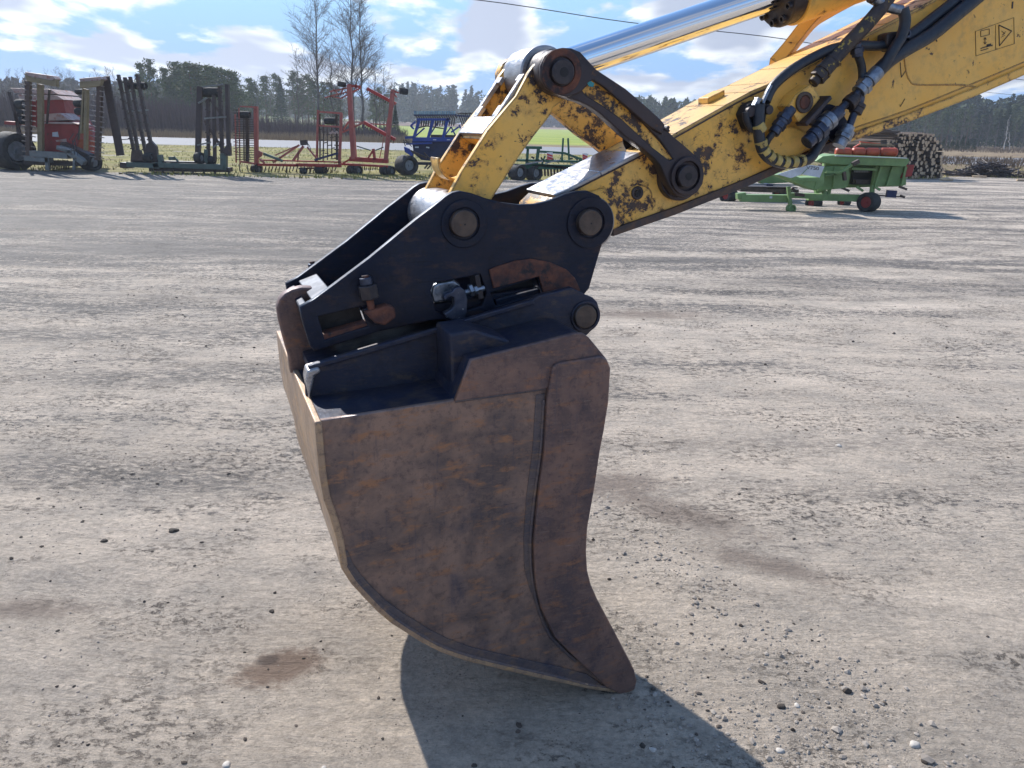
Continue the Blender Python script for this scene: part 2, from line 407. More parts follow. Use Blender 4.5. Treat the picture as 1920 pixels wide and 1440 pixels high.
# ground: one sheet to the horizon
def gx(y_): return y_
ang = np.concatenate([np.linspace(-55, 55, 560), np.linspace(58, 302, 62)]) * math.pi / 180
rad = np.concatenate([[0.02], np.geomspace(.5, 70, 430), np.geomspace(76, 1400, 22)])
A, Rr = np.meshgrid(ang, rad)
X = np.sin(A) * Rr; Y = np.cos(A) * Rr
Z = yard_h(X, Y)
Z = np.where(Rr > 74, -.6, Z)
v = np.stack([X, Y, Z], -1).reshape(-1, 3)

def ground_mat():
    m, nt, b, v = base_mat('dirt_and_gravel_yard')
    sp = nt.nodes.new('ShaderNodeSeparateXYZ'); L_(nt, v, sp.inputs[0]); x_, y_ = sp.outputs[0], sp.outputs[1]
    warp = nt.nodes.new('ShaderNodeTexNoise'); warp.inputs['Scale'].default_value = .22; L_(nt, v, warp.inputs['Vector'])
    wv = nt.nodes.new('ShaderNodeVectorMath'); wv.operation = 'MULTIPLY_ADD'; L_(nt, warp.outputs['Color'], wv.inputs[0]); wv.inputs[1].default_value = (2.2, 1.6, 0); L_(nt, v, wv.inputs[2])
    w = wv.outputs[0]
    dry = mixc(nt, maprange(nt, noise(nt, mapping(nt, w, (.5, 1.3, 1)), 1.1, 8, .62), .32, .68), (.625, .525, .425), (.50, .42, .34))
    dry = mixc(nt, maprange(nt, noise(nt, v, 2.4, 10, .7), .36, .70), dry, (.41, .355, .298))
    dry = mixc(nt, maprange(nt, noise(nt, mapping(nt, v, (1, 2.2, 1)), 9, 8, .7), .50, .78, 0, .8), dry, (.28, .235, .195))
    pale = maprange(nt, noise(nt, mapping(nt, w, (.35, 1.5, 1), (9, 3, 0)), .9, 6, .6), .55, .72, 0, .7)
    dry = mixc(nt, pale, dry, (.68, .575, .47))
    # damp churned bands lying across the yard, stronger far off and to the left
    bandn = noise(nt, mapping(nt, w, (.17, 1.0, 1), (2.3, .35, 0)), 1.0, 9, .72)
    far = maprange(nt, y_, 3.0, 13, -.10, .085)
    left = maprange(nt, x_, -6, 9, .045, -.05)
    cl = math_(nt, 'MULTIPLY', math_(nt, 'SUBTRACT', noise(nt, mapping(nt, v, (1, 1.8, 1)), 13, 10, .85), .5), 1.35)
    s = math_(nt, 'ADD', math_(nt, 'ADD', bandn, math_(nt, 'ADD', far, left)), cl)
    mud = maprange(nt, s, .510, .585)
    # explicit bands seen in the yard (distance, half width, strength)
    for yc, hw, st, xm, xs in ((6.6, .30, 1.0, -2.2, 2.8), (5.35, .26, 1.0, -1.5, 2.0), (3.75, .20, .9, -1.9, .8), (14.0, 1.0, .95, -5, 6), (18.0, 1.5, 1.0, -7, 9), (22.5, 1.1, 1.0, -9, 12), (11.0, .5, .9, -4, 4), (3.72, .10, .5, 3.0, 2.2), (4.35, .12, .5, 3.2, 2.4), (9.6, .5, .45, 6.0, 5.0), (8.1, .25, .5, -1.5, 3.0)):
        yy = math_(nt, 'ADD', y_, math_(nt, 'MULTIPLY', math_(nt, 'SUBTRACT', noise(nt, mapping(nt, v, (.5, .2, 1)), 1.2, 3), .5), hw * 4))
        g = maprange(nt, math_(nt, 'ABSOLUTE', math_(nt, 'SUBTRACT', yy, yc)), 0, hw * 1.7, 1, 0)
        gx_ = maprange(nt, math_(nt, 'ABSOLUTE', math_(nt, 'SUBTRACT', x_, xm)), xs * .6, xs * 1.3, 1, 0)
        br = maprange(nt, noise(nt, mapping(nt, v, (1, 2.2, 1) if yc < 8 else (.25, 1.6, 1)), 13 if yc < 8 else 4, 9, .8), *((.43, .55) if yc < 8 else (.36, .52)))
        mud = math_(nt, 'MAXIMUM', mud, math_(nt, 'MULTIPLY', math_(nt, 'MULTIPLY', g, gx_), math_(nt, 'MULTIPLY', br, st)))
    for px, py, rad_, wd, st_ in ((1500, 470, 9.0, .16, .8), (1500, 452, 9.4, .10, .7), (1700, 560, 6.0, .12, .6), (1350, 500, 14, .20, .6), (1850, 420, 16, .3, .8), (1650, 445, 21, .25, .7)):
        g = ground_pt(px, py); vd = nt.nodes.new('ShaderNodeVectorMath'); vd.operation = 'DISTANCE'; L_(nt, v, vd.inputs[0]); vd.inputs[1].default_value = (g.x - rad_ * .25, g.y + rad_ * .97, 0)
        dd = math_(nt, 'ABSOLUTE', math_(nt, 'ADD', math_(nt, 'SUBTRACT', vd.outputs['Value'], rad_), math_(nt, 'MULTIPLY', math_(nt, 'SUBTRACT', noise(nt, v, 1.5, 4), .5), wd * 2)))
        mud = math_(nt, 'MAXIMUM', mud, math_(nt, 'MULTIPLY', maprange(nt, dd, 0, wd, st_, 0), maprange(nt, noise(nt, mapping(nt, v, (1, 2, 1)), 8, 8, .75), .42, .56)))
    mudc = mixc(nt, maprange(nt, noise(nt, v, 5, 6, .7), .35, .65), (.070, .064, .060), (.135, .121, .110))
    c = mixc(nt, math_(nt, 'MULTIPLY', mud, .90), dry, mudc)
    gr = maprange(nt, noise(nt, v, 42, 10, .85), .32, .68, .74, 1.22)
    vm = nt.nodes.new('ShaderNodeVectorMath'); vm.operation = 'SCALE'; L_(nt, c, vm.inputs[0]); L_(nt, gr, vm.inputs['Scale']); c = vm.outputs[0]
    crm = math_(nt, 'MAXIMUM', maprange(nt, noise(nt, mapping(nt, v, (1, 1.8, 1), (3, 8, 0)), 1.3, 6, .65), .47, .63), .10)
    crn = noise(nt, mapping(nt, v, (1, 1.35, 1)), 24, 12, .85)
    crust_shade = math_(nt, 'MULTIPLY', maprange(nt, crn, .525, .565), crm)
    c = mixc(nt, math_(nt, 'MULTIPLY', crust_shade, maprange(nt, y_, 3, 14, .85, .45)), c, (.085, .070, .060))  # dark flecks paint the small shadows of the crusty dirt into the colour
    # reddish brown damp stains on the open ground
    def blob(px, py, rx, ry, rot, soft=.5):
        g = ground_pt(px, py)
        mp = nt.nodes.new('ShaderNodeMapping'); mp.vector_type = 'TEXTURE'; mp.inputs['Location'].default_value = tuple(g); mp.inputs['Rotation'].default_value = (0, 0, R(rot)); mp.inputs['Scale'].default_value = (rx, ry, 1)
        L_(nt, v, mp.inputs['Vector']); ln_ = nt.nodes.new('ShaderNodeVectorMath'); ln_.operation = 'LENGTH'; L_(nt, mp.outputs[0], ln_.inputs[0])
        d = math_(nt, 'ADD', ln_.outputs['Value'], math_(nt, 'MULTIPLY', math_(nt, 'SUBTRACT', noise(nt, v, 9, 9, .8), .5), 2.0))
        return maprange(nt, d, 1 - soft, 1.1, 1, 0)
    st = blob(525, 1250, .17, .105, 25)
    c = mixc(nt, math_(nt, 'MULTIPLY', st, .85), c, (.20, .135, .098))
    for args in ((1270, 960, .50, .20, -35), (1440, 1060, .40, .13, -28), (1150, 900, .35, .25, 0), (40, 1140, .35, .10, 0), (1210, 590, .9, .30, 0)):
        c = mixc(nt, math_(nt, 'MULTIPLY', blob(*args, .9), .82), c, (.225, .178, .145))
    st2 = blob(500, 1236, .045, .03, 20)
    c = mixc(nt, math_(nt, 'MULTIPLY', st2, .6), c, (.07, .055, .05))
    # fine grit: tiny dark crumbs and pale stones
    vor = nt.nodes.new('ShaderNodeTexVoronoi'); vor.inputs['Scale'].default_value = 85; L_(nt, v, vor.inputs['Vector'])
    grit = math_(nt, 'MULTIPLY', maprange(nt, vor.outputs['Distance'], .12, .30, 1, 0), maprange(nt, noise(nt, v, 6, 4, .7), .50, .66))
    gc = mixc(nt, maprange(nt, vor.outputs['Color'], .35, .6) if False else .5, (.10, .09, .085), (.10, .09, .085))
    near = maprange(nt, y_, 2, 9, .75, .0)
    c = mixc(nt, math_(nt, 'MULTIPLY', grit, near), c, gc)
    L_(nt, c, b.inputs['Base Color'])
    L_(nt, maprange(nt, mud, 0, 1, .95, .78), b.inputs['Roughness'])
    b.inputs['Specular IOR Level'].default_value = .25
    hgt = math_(nt, 'ADD', math_(nt, 'MULTIPLY', noise(nt, v, 16, 12, .80), 1.1), math_(nt, 'MULTIPLY', noise(nt, v, 48, 8, .8), .50))
    hgt = math_(nt, 'ADD', hgt, math_(nt, 'MULTIPLY', noise(nt, mapping(nt, w, (.5, 2.6, 1)), 2.2, 8, .7), 1.8))
    hgt = math_(nt, 'SUBTRACT', hgt, math_(nt, 'MULTIPLY', crust_shade, .45))
    bp = nt.nodes.new('ShaderNodeBump'); bp.inputs['Strength'].default_value = .9; bp.inputs['Distance'].default_value = .030
    L_(nt, hgt, bp.inputs['Height']); L_(nt, bp.outputs[0], b.inputs['Normal'])
    return m
M['ground'] = ground_mat()
np_mesh('ground', v, grid_faces(len(rad), len(ang), True)[:, ::-1], M['ground'], True, 'structure')

# verge: rough turf between the yard and the road
def verge_mat():
    m, nt, b, v = base_mat('rough_spring_turf')
    sp = nt.nodes.new('ShaderNodeSeparateXYZ'); L_(nt, v, sp.inputs[0])
    n = noise(nt, mapping(nt, v, (.35, 1, 1)), .9, 9, .68)
    c = mixc(nt, maprange(nt, n, .36, .60), (.300, .255, .085), (.165, .165, .050))
    c = mixc(nt, maprange(nt, noise(nt, mapping(nt, v, (.4, 1.2, 1), (4, 1, 0)), 1.7, 8, .72), .50, .62, 0, .85), c, (.12, .088, .060))
    c = mixc(nt, maprange(nt, noise(nt, v, .35, 5), .50, .68, 0, .6), c, (.33, .27, .16))
    brown = maprange(nt, sp.outputs[0], 12, 24)
    c = mixc(nt, math_(nt, 'MULTIPLY', brown, .8), c, mixc(nt, n, (.27, .20, .14), (.13, .09, .06)))
    grey = math_(nt, 'MULTIPLY', maprange(nt, sp.outputs[1], 25.5, 30.5, 1, 0), maprange(nt, noise(nt, v, 1.6, 7, .7), .38, .55))
    c = mixc(nt, grey, c, (.26, .235, .20))
    L_(nt, c, b.inputs['Base Color']); b.inputs['Roughness'].default_value = .95; b.inputs['Specular IOR Level'].default_value = .15
    bp = nt.nodes.new('ShaderNodeBump'); bp.inputs['Strength'].default_value = 1; bp.inputs['Distance'].default_value = .08
    L_(nt, noise(nt, v, 5, 8, .7), bp.inputs['Height']); L_(nt, bp.outputs[0], b.inputs['Normal'])
    return m
M['verge'] = verge_mat()
xs = np.linspace(-75, 95, 560); ts = np.linspace(0, 1, 130)
XX, TT = np.meshgrid(xs, ts); E0 = verge_edge(XX); YY = E0 + (62.2 - E0) * TT
ZZ = -.05 + np.clip((YY - E0) / 3.2, 0, 1) * .075 + .07 * fbm(XX * .5, YY * .9, 60, 4) * np.clip((YY - E0) / 6, .35, 1)
ZZ = np.where(TT > .97, .02, ZZ)
np_mesh('grass_verge', np.stack([XX, YY, ZZ], -1).reshape(-1, 3), grid_faces(130, 560), M['verge'], True, 'structure')

# road, slightly raised towards its far side
def road_mat():
    m, nt, b, v = base_mat('old_grey_asphalt')
    c = mixc(nt, noise(nt, mapping(nt, v, (.05, 1.2, 1)), 1.5, 6), (.20, .20, .21), (.27, .27, .28))
    c = mixc(nt, maprange(nt, noise(nt, v, 3, 8, .7), .5, .7, 0, .4), c, (.15, .15, .16))
    L_(nt, c, b.inputs['Base Color']); b.inputs['Roughness'].default_value = .8; b.inputs['Specular IOR Level'].default_value = .2
    return m
b = MB(); b.add([(-260, 62.0, .03), (40, 62.0, .03), (40, 69.5, .40), (-260, 69.5, .40)], [(0, 1, 2, 3)])
b.add([(40, 62.0, .03), (220, 116, .03), (219, 119, .30), (40, 69.5, .40)], [(0, 1, 2, 3)])
b.obj('road', road_mat(), kind='structure')

# fields beyond the road
def terrain_z(x, y):
    t = np.clip((y - 90) / 610, 0, 1); t = t * t * (3 - 2 * t)
    a = 4.8 + 3.0 * np.clip((-x - 60) / 150, 0, 1)
    return .36 + a * t + .05 * fbm(x * .05, y * .05, 80, 3)
def field_mat():
    m, nt, b, v = base_mat('spring_crop_and_ploughed_field')
    sp = nt.nodes.new('ShaderNodeSeparateXYZ'); L_(nt, v, sp.inputs[0]); x_, y_ = sp.outputs[0], sp.outputs[1]
    n = noise(nt, mapping(nt, v, (.3, 1, 1)), .06, 6, .6)
    green = mixc(nt, maprange(nt, n, .35, .65), (.30, .34, .065), (.20, .27, .045))
    green = mixc(nt, maprange(nt, noise(nt, v, .8, 6, .7), .45, .7, 0, .35), green, (.27, .23, .10))
    plough = mixc(nt, n, (.20, .135, .105), (.26, .18, .14))
    far = maprange(nt, y_, 330, 350)
    cen = maprange(nt, x_, -150, -60)
    c = mixc(nt, math_(nt, 'MULTIPLY', far, cen), green, plough)
    wild = mixc(nt, maprange(nt, noise(nt, v, .6, 8, .7), .4, .6), (.29, .22, .13), (.15, .11, .08))
    edge = maprange(nt, y_, 76, 90, 1, 0)
    right = maprange(nt, x_, 22, 34)
    c = mixc(nt, math_(nt, 'MAXIMUM', edge, right), c, wild)
    L_(nt, c, b.inputs['Base Color']); b.inputs['Roughness'].default_value = .95; b.inputs['Specular IOR Level'].default_value = .1
    bp = nt.nodes.new('ShaderNodeBump'); bp.inputs['Strength'].default_value = .6; bp.inputs['Distance'].default_value = .3
    L_(nt, noise(nt, v, 1.2, 7, .7), bp.inputs['Height']); L_(nt, bp.outputs[0], b.inputs['Normal'])
    return m
xs = np.linspace(-900, 900, 150); ys = np.concatenate([np.linspace(69.6, 160, 40), np.geomspace(165, 1250, 56)])
XX, YY = np.meshgrid(xs, ys); ZZ = terrain_z(XX, YY) ; ZZ[0] = .38
Y2 = YY + np.clip(XX - 40, 0, 180) * .325 * np.clip((160 - YY) / 60, 0, 1)
np_mesh('field', np.stack([XX, Y2, ZZ], -1).reshape(-1, 3), grid_faces(len(ys), 150), field_mat(), True, 'structure')

# ------------------------------------------------------------------ vegetation
def leafmat(name, c1, c2, rough=.8, trans=False):
    m, nt, b, v = base_mat(name)
    g = nt.nodes.new('ShaderNodeNewGeometry'); oi = nt.nodes.new('ShaderNodeObjectInfo')
    c = mixc(nt, g.outputs['Random Per Island'], c1, c2)
    c = mixc(nt, math_(nt, 'MULTIPLY', oi.outputs['Random'], .35), c, tuple(x * 1.6 for x in c2))
    L_(nt, c, b.inputs['Base Color']); b.inputs['Roughness'].default_value = rough; b.inputs['Specular IOR Level'].default_value = .2
    return m
M['pine'] = leafmat('pine_needles', (.040, .062, .028), (.095, .120, .048))
M['spruce'] = leafmat('spruce_needles', (.020, .036, .020), (.045, .065, .030))
M['pinebark'] = surf('pine_bark', (.16, .085, .050), (.09, .06, .045), 3, .9, 0, .3)
M['bark'] = surf('grey_bare_bark', (.085, .072, .070), (.14, .12, .115), 3, .9, 0, 0)
M['birchbark'] = surf('birch_bark', (.16, .14, .13), (.07, .06, .06), 3, .9, 0, 0)
M['whitebark'] = surf('white_birch_bark', (.50, .48, .45), (.28, .26, .25), 3, .8, 0, 0)
M['brush'] = leafmat('leafless_brush_twigs', (.085, .060, .062), (.135, .100, .095), .9)
M['straw'] = leafmat('dry_straw_grass', (.34, .26, .16), (.22, .16, .10), .9)
M['browngrass'] = leafmat('dull_brown_grass', (.20, .145, .10), (.12, .085, .06), .9)
M['grass'] = leafmat('green_grass_blades', (.16, .17, .04), (.28, .25, .09), .9)

def quads(c, sx, sy, rngl, upbias=0.0):
    """randomly turned small leaves at centres c"""
    n = len(c); a = rngl.normal(size=(n, 3)); a /= np.linalg.norm(a, axis=1)[:, None]
    b_ = rngl.normal(size=(n, 3)); b_[:, 2] *= (1 - upbias); b_ -= a * (a * b_).sum(1)[:, None]; b_ /= np.linalg.norm(b_, axis=1)[:, None]
    a = a * (sx * rngl.uniform(.6, 1.3, n))[:, None]; b_ = b_ * (sy * rngl.uniform(.6, 1.3, n))[:, None]
    v = np.stack([c - a * .5, c + b_ * .7, c + a * .5, c - b_ * .7], 1).reshape(-1, 3)
    return v, np.arange(4 * n).reshape(-1, 4)
def trunk_mb(H, r, lean=0.0, seg=7):
    b = MB(); b.tube([(0, 0, -.4), (lean * .3, 0, H * .35), (lean * .7, .02 * H * .3, H * .7), (lean, 0, H)], r, seg, 2, radii=[r, r * .8, r * .5, r * .08]); return b
def pine_meshes(seed, H=11.0):
    g = np.random.default_rng(seed); cs = []
    nb = 34
    for i in range(nb):
        t = .30 + .70 * (i + g.uniform()) / nb; az = g.uniform(0, 6.28)
        L = H * (.19 * (1 - max(0, (t - .42)) / .62) ** .8 * min(1, .5 + (t - .25) * 3) * g.uniform(.5, 1.2))
        L = max(L, .3); c0 = np.array([math.cos(az) * L, math.sin(az) * L, H * t + g.uniform(-.2, .3)])
        for k in range(3):
            f = (.45, .75, 1.0)[k]; cc = c0 * np.array([f, f, 1]); n = 19
            cs.append(cc + g.normal(size=(n, 3)) * np.array([.34, .34, .20]) * (H / 11))
    c = np.concatenate(cs); v, f = quads(c, .17, .34, g, .3)
    return v, f
def spruce_meshes(seed, H=12.0):
    g = np.random.default_rng(seed); n = 2600
    t = g.uniform(0, 1, n) ** .8; layer = np.round(t * 22) / 22
    rad_ = (1 - layer) * .19 * H * g.uniform(.15, 1.0, n) ** .6 + .05; az = g.uniform(0, 6.28, n)
    c = np.stack([np.cos(az) * rad_, np.sin(az) * rad_, .8 + layer * (H - .8) - rad_ * .28 + g.normal(size=n) * .08], 1)
    return quads(c, .22, .42, g, .3)
def bare_tree(seed, H, r, n1=46, n2=9, n3=4, spread=.26, start=.25):
    g = random.Random(seed); V = []; F = []
    def seg(p, q, r0, r1, s=3):
        a = (q - p).normalized(); ref = Vector((0, 0, 1)) if abs(a.z) < .9 else Vector((1, 0, 0)); e1 = a.cross(ref).normalized(); e2 = a.cross(e1); b = len(V)
        for x, rr in ((p, r0), (q, r1)):
            for i in range(s):
                t = 2 * math.pi * i / s; V.append(x + (e1 * math.cos(t) + e2 * math.sin(t)) * rr)
        for i in range(s): F.append((b + i, b + (i + 1) % s, b + s + (i + 1) % s, b + s + i))
    pts = [Vector((0, 0, -.3))]; N = 14; lx = g.uniform(-.3, .3); wob = [Vector((g.uniform(-.1, .1), g.uniform(-.1, .1), 0)) for _ in range(N + 1)]
    for i in range(1, N + 1): pts.append(Vector((lx * (i / N) * 2, 0, H * i / N)) + wob[i] * 1.2)
    rr = [r * (1 - .93 * (i / N)) for i in range(N + 1)]
    for i in range(N): seg(pts[i], pts[i + 1], rr[i], rr[i + 1], 6)
    for i in range(n1):
        t = start + (1 - start) * (i + g.random()) / n1 * .985; k = min(int(t * N), N - 1); p = pts[k].lerp(pts[k + 1], t * N - k)
        az = g.uniform(0, 6.28); L = H * spread * (1 - .72 * t) * g.uniform(.6, 1.25); up = g.uniform(.35, 1.15)
        d = Vector((math.cos(az), math.sin(az), up)).normalized(); q0 = p; rb = max(.012, rr[k] * .38); prev = p; pp = [p]
        for j in range(4):
            d = (d + Vector((g.uniform(-.2, .2), g.uniform(-.2, .2), .10))).normalized(); nx = prev + d * L / 4; seg(prev, nx, rb * (1 - j * .22), rb * (1 - (j + 1) * .22)); prev = nx; pp.append(nx)
        for j in range(n2):
            u = .25 + .75 * (j + g.random()) / n2; kk = min(int(u * 4), 3); s0 = pp[kk].lerp(pp[kk + 1], u * 4 - kk)
            d2 = (d + Vector((g.uniform(-1, 1), g.uniform(-1, 1), g.uniform(-.3, .7)))).normalized(); L2 = L * .38 * g.uniform(.5, 1.2); e = s0 + d2 * L2; seg(s0, e, .010, .007)
            for m_ in range(n3):
                w = .3 + .7 * g.random(); s1 = s0.lerp(e, w); d3 = (d2 + Vector((g.uniform(-1, 1), g.uniform(-1, 1), g.uniform(-.8, .5)))).normalized(); seg(s1, s1 + d3 * L2 * .45, .006, .004)
    return V, F
def mesh_of(name, v, f, mat):
    me = bpy.data.meshes.new(name); me.from_pydata([tuple(x) for x in v], [], [tuple(x) for x in f]); me.materials.append(mat); return me
protos = {'pine': [], 'spruce': [], 'bare': []}
for i in range(4):
    H = 11.0; v_, f_ = pine_meshes(100 + i, H); tm = trunk_mb(H, .15, (-.4, .3, .1, -.2)[i]); me = mesh_of('trunk', tm.v, tm.f, M['pinebark'])
    protos['pine'].append((me, mesh_of('crown', v_, f_, M['pine'])))
for i in range(2):
    v_, f_ = spruce_meshes(200 + i); tm = trunk_mb(12, .14); protos['spruce'].append((mesh_of('trunk', tm.v, tm.f, M['bark']), mesh_of('crown', v_, f_, M['spruce'])))
for i in range(4):
    V_, F_ = bare_tree(300 + i, 10, .10, 40, 7, 3, .24, .18); protos['bare'].append((None, mesh_of('branches', V_, F_, M['bark'])))
def add_tree(kind, x, y, z, s, label, group, var=0, sw=1.0, cat='tree'):
    me_t, me_c = protos[kind][var % len(protos[kind])]
    r = bpy.data.objects.new({'pine': 'pine_tree', 'spruce': 'spruce_tree', 'bare': 'bare_tree'}[kind], None); r.empty_display_size = .5
    r.location = (x, y, z); r.rotation_euler = (0, 0, random.uniform(0, 6.28)); r.scale = (s * sw, s * sw, s); col.objects.link(r)
    tag(r, label, cat, group)
    for nm, me in (('trunk', me_t), ('crown' if me_t else 'branches', me_c)):
        if me: o = bpy.data.objects.new(nm, me); col.objects.link(o); o.parent = r
    return r
def at_px(px, Yd, z=None):
    """ground point under column px at distance Yd"""
    d = ray(px, 243); x = d.x / d.y * Yd
    return x, Yd, (float(terrain_z(np.array(x), np.array(Yd))) if z is None else z)
def height_for(px, py, x, y, z):            # tree height that reaches row py
    d = ray(px, py); t = y / d.y; return CAMH + d.z * t - z
# pines left of centre: (column, top row, distance, kind)
ORD = 'first second third fourth fifth sixth seventh eighth ninth tenth eleventh twelfth thirteenth fourteenth fifteenth sixteenth seventeenth eighteenth nineteenth twentieth'.split()
def ordn(i, n):
    if i == 0: return 'leftmost'
    if i == n - 1: return 'rightmost'
    if i < 20: return ORD[i] + ' from left,'
    return (ORD[n - 1 - i] + ' from right,') if n - 1 - i < 20 else ('twenty ' + ORD[i - 20] + ' from left,')
def row(lst, label, group, dist, jit=8, sw=1.0):
    lst = sorted(lst); base_label = label
    for i, (px, top, kind) in enumerate(lst):
        Yd = dist + random.uniform(-jit, jit); x, y, z = at_px(px, Yd); H = height_for(px, top, x, y, z)
        label = base_label if len(lst) == 1 else ordn(i, len(lst)) + ' ' + base_label
        add_tree(kind, x, y, z, H / {'pine': 11, 'spruce': 12, 'bare': 10}[kind], label, group, i, sw * random.uniform(.9, 1.15))
row([(276, 120, 'pine'), (292, 117, 'pine'), (318, 127, 'pine')], 'slender pine left of the dense pine clump', 'slender pines at the left of the pine clump', 116)
row([(338, 122, 'pine'), (352, 121, 'pine'), (366, 119, 'pine'), (382, 121, 'pine'), (398, 124, 'pine'), (412, 126, 'pine'), (426, 131, 'pine'), (436, 134, 'pine'), (446, 140, 'pine'), (345, 133, 'pine'), (374, 130, 'pine'), (405, 134, 'pine'), (330, 142, 'pine'), (390, 140, 'pine')],
    'broad green pine in the clump behind the brush', 'dense clump of pines behind the brush', 112, 6, 1.35)
row([(474, 148, 'pine'), (482, 158, 'pine'), (502, 142, 'pine'), (522, 140, 'pine'), (530, 150, 'spruce'), (556, 138, 'pine'), (568, 146, 'pine'), (580, 141, 'pine'), (590, 152, 'pine'), (608, 158, 'pine'), (622, 154, 'pine'), (634, 163, 'pine'), (700, 176, 'pine'), (712, 168, 'pine'), (726, 176, 'pine')],
    'dark pine in the grove behind the red cultivators', 'grove of pines behind the red cultivators', 150, 14, 1.15)
row([(x_, 136 + random.uniform(-10, 20), 'bare') for x_ in range(4, 250, 11)], 'leafless grey tree above the brush at far left', 'leafless grey trees at the far left', 108, 10, .9)
row([(x_, random.uniform(118, 165), 'bare') for x_ in (108, 130, 145, 190, 210, 226, 458, 466, 488, 510, 545, 640, 655, 735, 728)], 'thin leafless tree among the pines on the left', 'thin leafless trees among the pines', 130, 14, .8)
row([(x_, 180 + random.uniform(-14, 14), 'bare') for x_ in range(455, 740, 10)], 'low leafless tree below the pine grove', 'low leafless trees below the pine grove', 165, 12, 1.3)
row([(742, 196, 'spruce')], 'small dark spruce between the tall red harrow and the blue seed drill', None, 84, 0, 1.0)
# tall birches above the red cultivators
for i, (px, top, lab) in enumerate(((598, -40, 'tall leafless birch behind the red cultivator, leftmost of the three'), (663, -30, 'tall leafless birch in the middle of the three birches'), (681, -12, 'tall leafless birch beside the red folded harrow, rightmost of the three'))):
    x, y, z = at_px(px, 88); H = height_for(px, top, x, y, z); V_, F_ = bare_tree(500 + i, H, .17, 66, 11, 5, .30, .26)
    r = bpy.data.objects.new('birch_tree', None); r.location = (x, y, z); col.objects.link(r); tag(r, lab, 'tree', 'three tall leafless birches')
    me = mesh_of('branches', V_, F_, M['birchbark']); o = bpy.data.objects.new('branches', me); col.objects.link(o); o.parent = r
for i, (px, top) in enumerate(((560, 95), (625, 85), (640, 110), (720, 128), (705, 110))):
    x, y, z = at_px(px, 92); H = height_for(px, top, x, y, z); r = add_tree('bare', x, y, z, H / 10, ('leftmost', 'second', 'third', 'rightmost', 'fourth')[i] + ' spreading leafless tree around the three tall birches', 'spreading leafless trees between the birches', i, 1.5)
row([(785, 150, 'bare')], 'lone thin leafless tree on the skyline above the blue seed drill', None, 240, 0, .8)
# right-hand forest
rt = []
for px in range(1590, 1960, 9): rt.append((px + random.uniform(-3, 3), random.uniform(192, 214) + (6 if px < 1700 else 0), random.choice(['pine', 'pine', 'spruce'])))
row(rt, 'dark conifer of the forest edge behind the logs', 'dark pines of the forest edge behind the log pile', 168, 10, 1.2)
row([(px, random.uniform(202, 224), random.choice(['spruce', 'pine'])) for px in range(1595, 1960, 10)], 'dark conifer in the second row behind the logs', 'second row of the forest behind the log pile', 186, 7, 1.3)
row([(px, random.uniform(206, 232), 'bare') for px in range(1600, 1950, 17)], 'leafless tree at the forest front behind the logs', 'leafless trees before the forest behind the log pile', 152, 4, 1.1)
for px, top, lab in ((1890, 216, 'white stemmed birch before the dark forest, taller of the two'), (1900, 248, 'short white stemmed birch before the dark forest beside the taller one')):
    x, y, z = at_px(px, 130); H = height_for(px, top, x, y, z); V_, F_ = bare_tree(int(px), H, .085, 24, 4, 2, .12, .4)
    r = bpy.data.objects.new('birch_tree', None); r.location = (x, y, z); col.objects.link(r); tag(r, lab, 'tree')
    o = bpy.data.objects.new('branches', mesh_of('branches', V_, F_, M['whitebark'])); col.objects.link(o); o.parent = r
for i, px in enumerate((1738, 1747, 1756, 1766, 1774, 1783, 1791, 1800, 1809, 1820, 1832)):
    x, y, z = at_px(px, 118); add_tree('spruce', x, y, z, random.uniform(.085, .17), ordn(i, 11) + ' young spruce in the row before the dark forest', 'row of young spruces before the forest', i, 1.6)
# far treelines that read as one mass
def far_line(name, pxs, Yd, hmin, hmax, label, n, kindmat, seed, depth=40):
    g = np.random.default_rng(seed); cs = []; big = []
    for i in range(n):
        px = g.uniform(*pxs); Y_ = Yd + g.uniform(0, depth); x, y, z = at_px(px, Y_); H = g.uniform(hmin, hmax); m_ = 110
        t = g.uniform(0, 1, m_) ** .9; spr = g.uniform() < .5
        rr = ((1 - t) * .17 * H + .2 if spr else .17 * H * np.clip(1.1 - ((t - .6) / .5) ** 2, .15, 1)) * g.uniform(.1, 1, m_) ** .5
        az = g.uniform(0, 6.28, m_); cs.append(np.stack([x + np.cos(az) * rr, y + np.sin(az) * rr, z + H * ((.10 if spr else .30) + (.90 if spr else .70) * t)], 1))
    c = np.concatenate(cs); v_, f_ = quads(c, .85, 1.3, g, .3)
    o = np_mesh(name, v_, f_, kindmat, False, 'stuff'); tag(o, label, 'forest'); return o
far_line('far_forest', (440, 1330), 430, 6, 13, 'far dark treeline on the skyline beyond the green field', 620, M['pine'], 5, 60)
far_line('near_far_forest', (1180, 1420), 260, 8, 11.5, 'nearer pine wood on the skyline behind the excavator arm', 150, M['pine'], 6, 40)
far_line('field_edge_wood', (735, 900), 330, 10, 17, 'scattered far conifers above the blue seed drill', 70, M['spruce'], 8, 50)
far_line('left_far_wood', (-300, 250), 195, 7, 10, 'continuous brown bare wood at the far left', 260, M['brush'], 9, 40)
far_line('left_far_wood', (240, 470), 195, 7, 10, 'continuous dark wood behind the pine clump', 130, M['pine'], 19, 40)
far_line('right_far_wood', (1560, 2500), 205, 9, 12, 'continuous dark wood behind the forest edge on the right', 420, M['spruce'], 10, 40)
far_line('low_scrub_line', (990, 1160), 420, 3, 6, 'low grey scrub before the far treeline', 90, M['brush'], 12, 8)
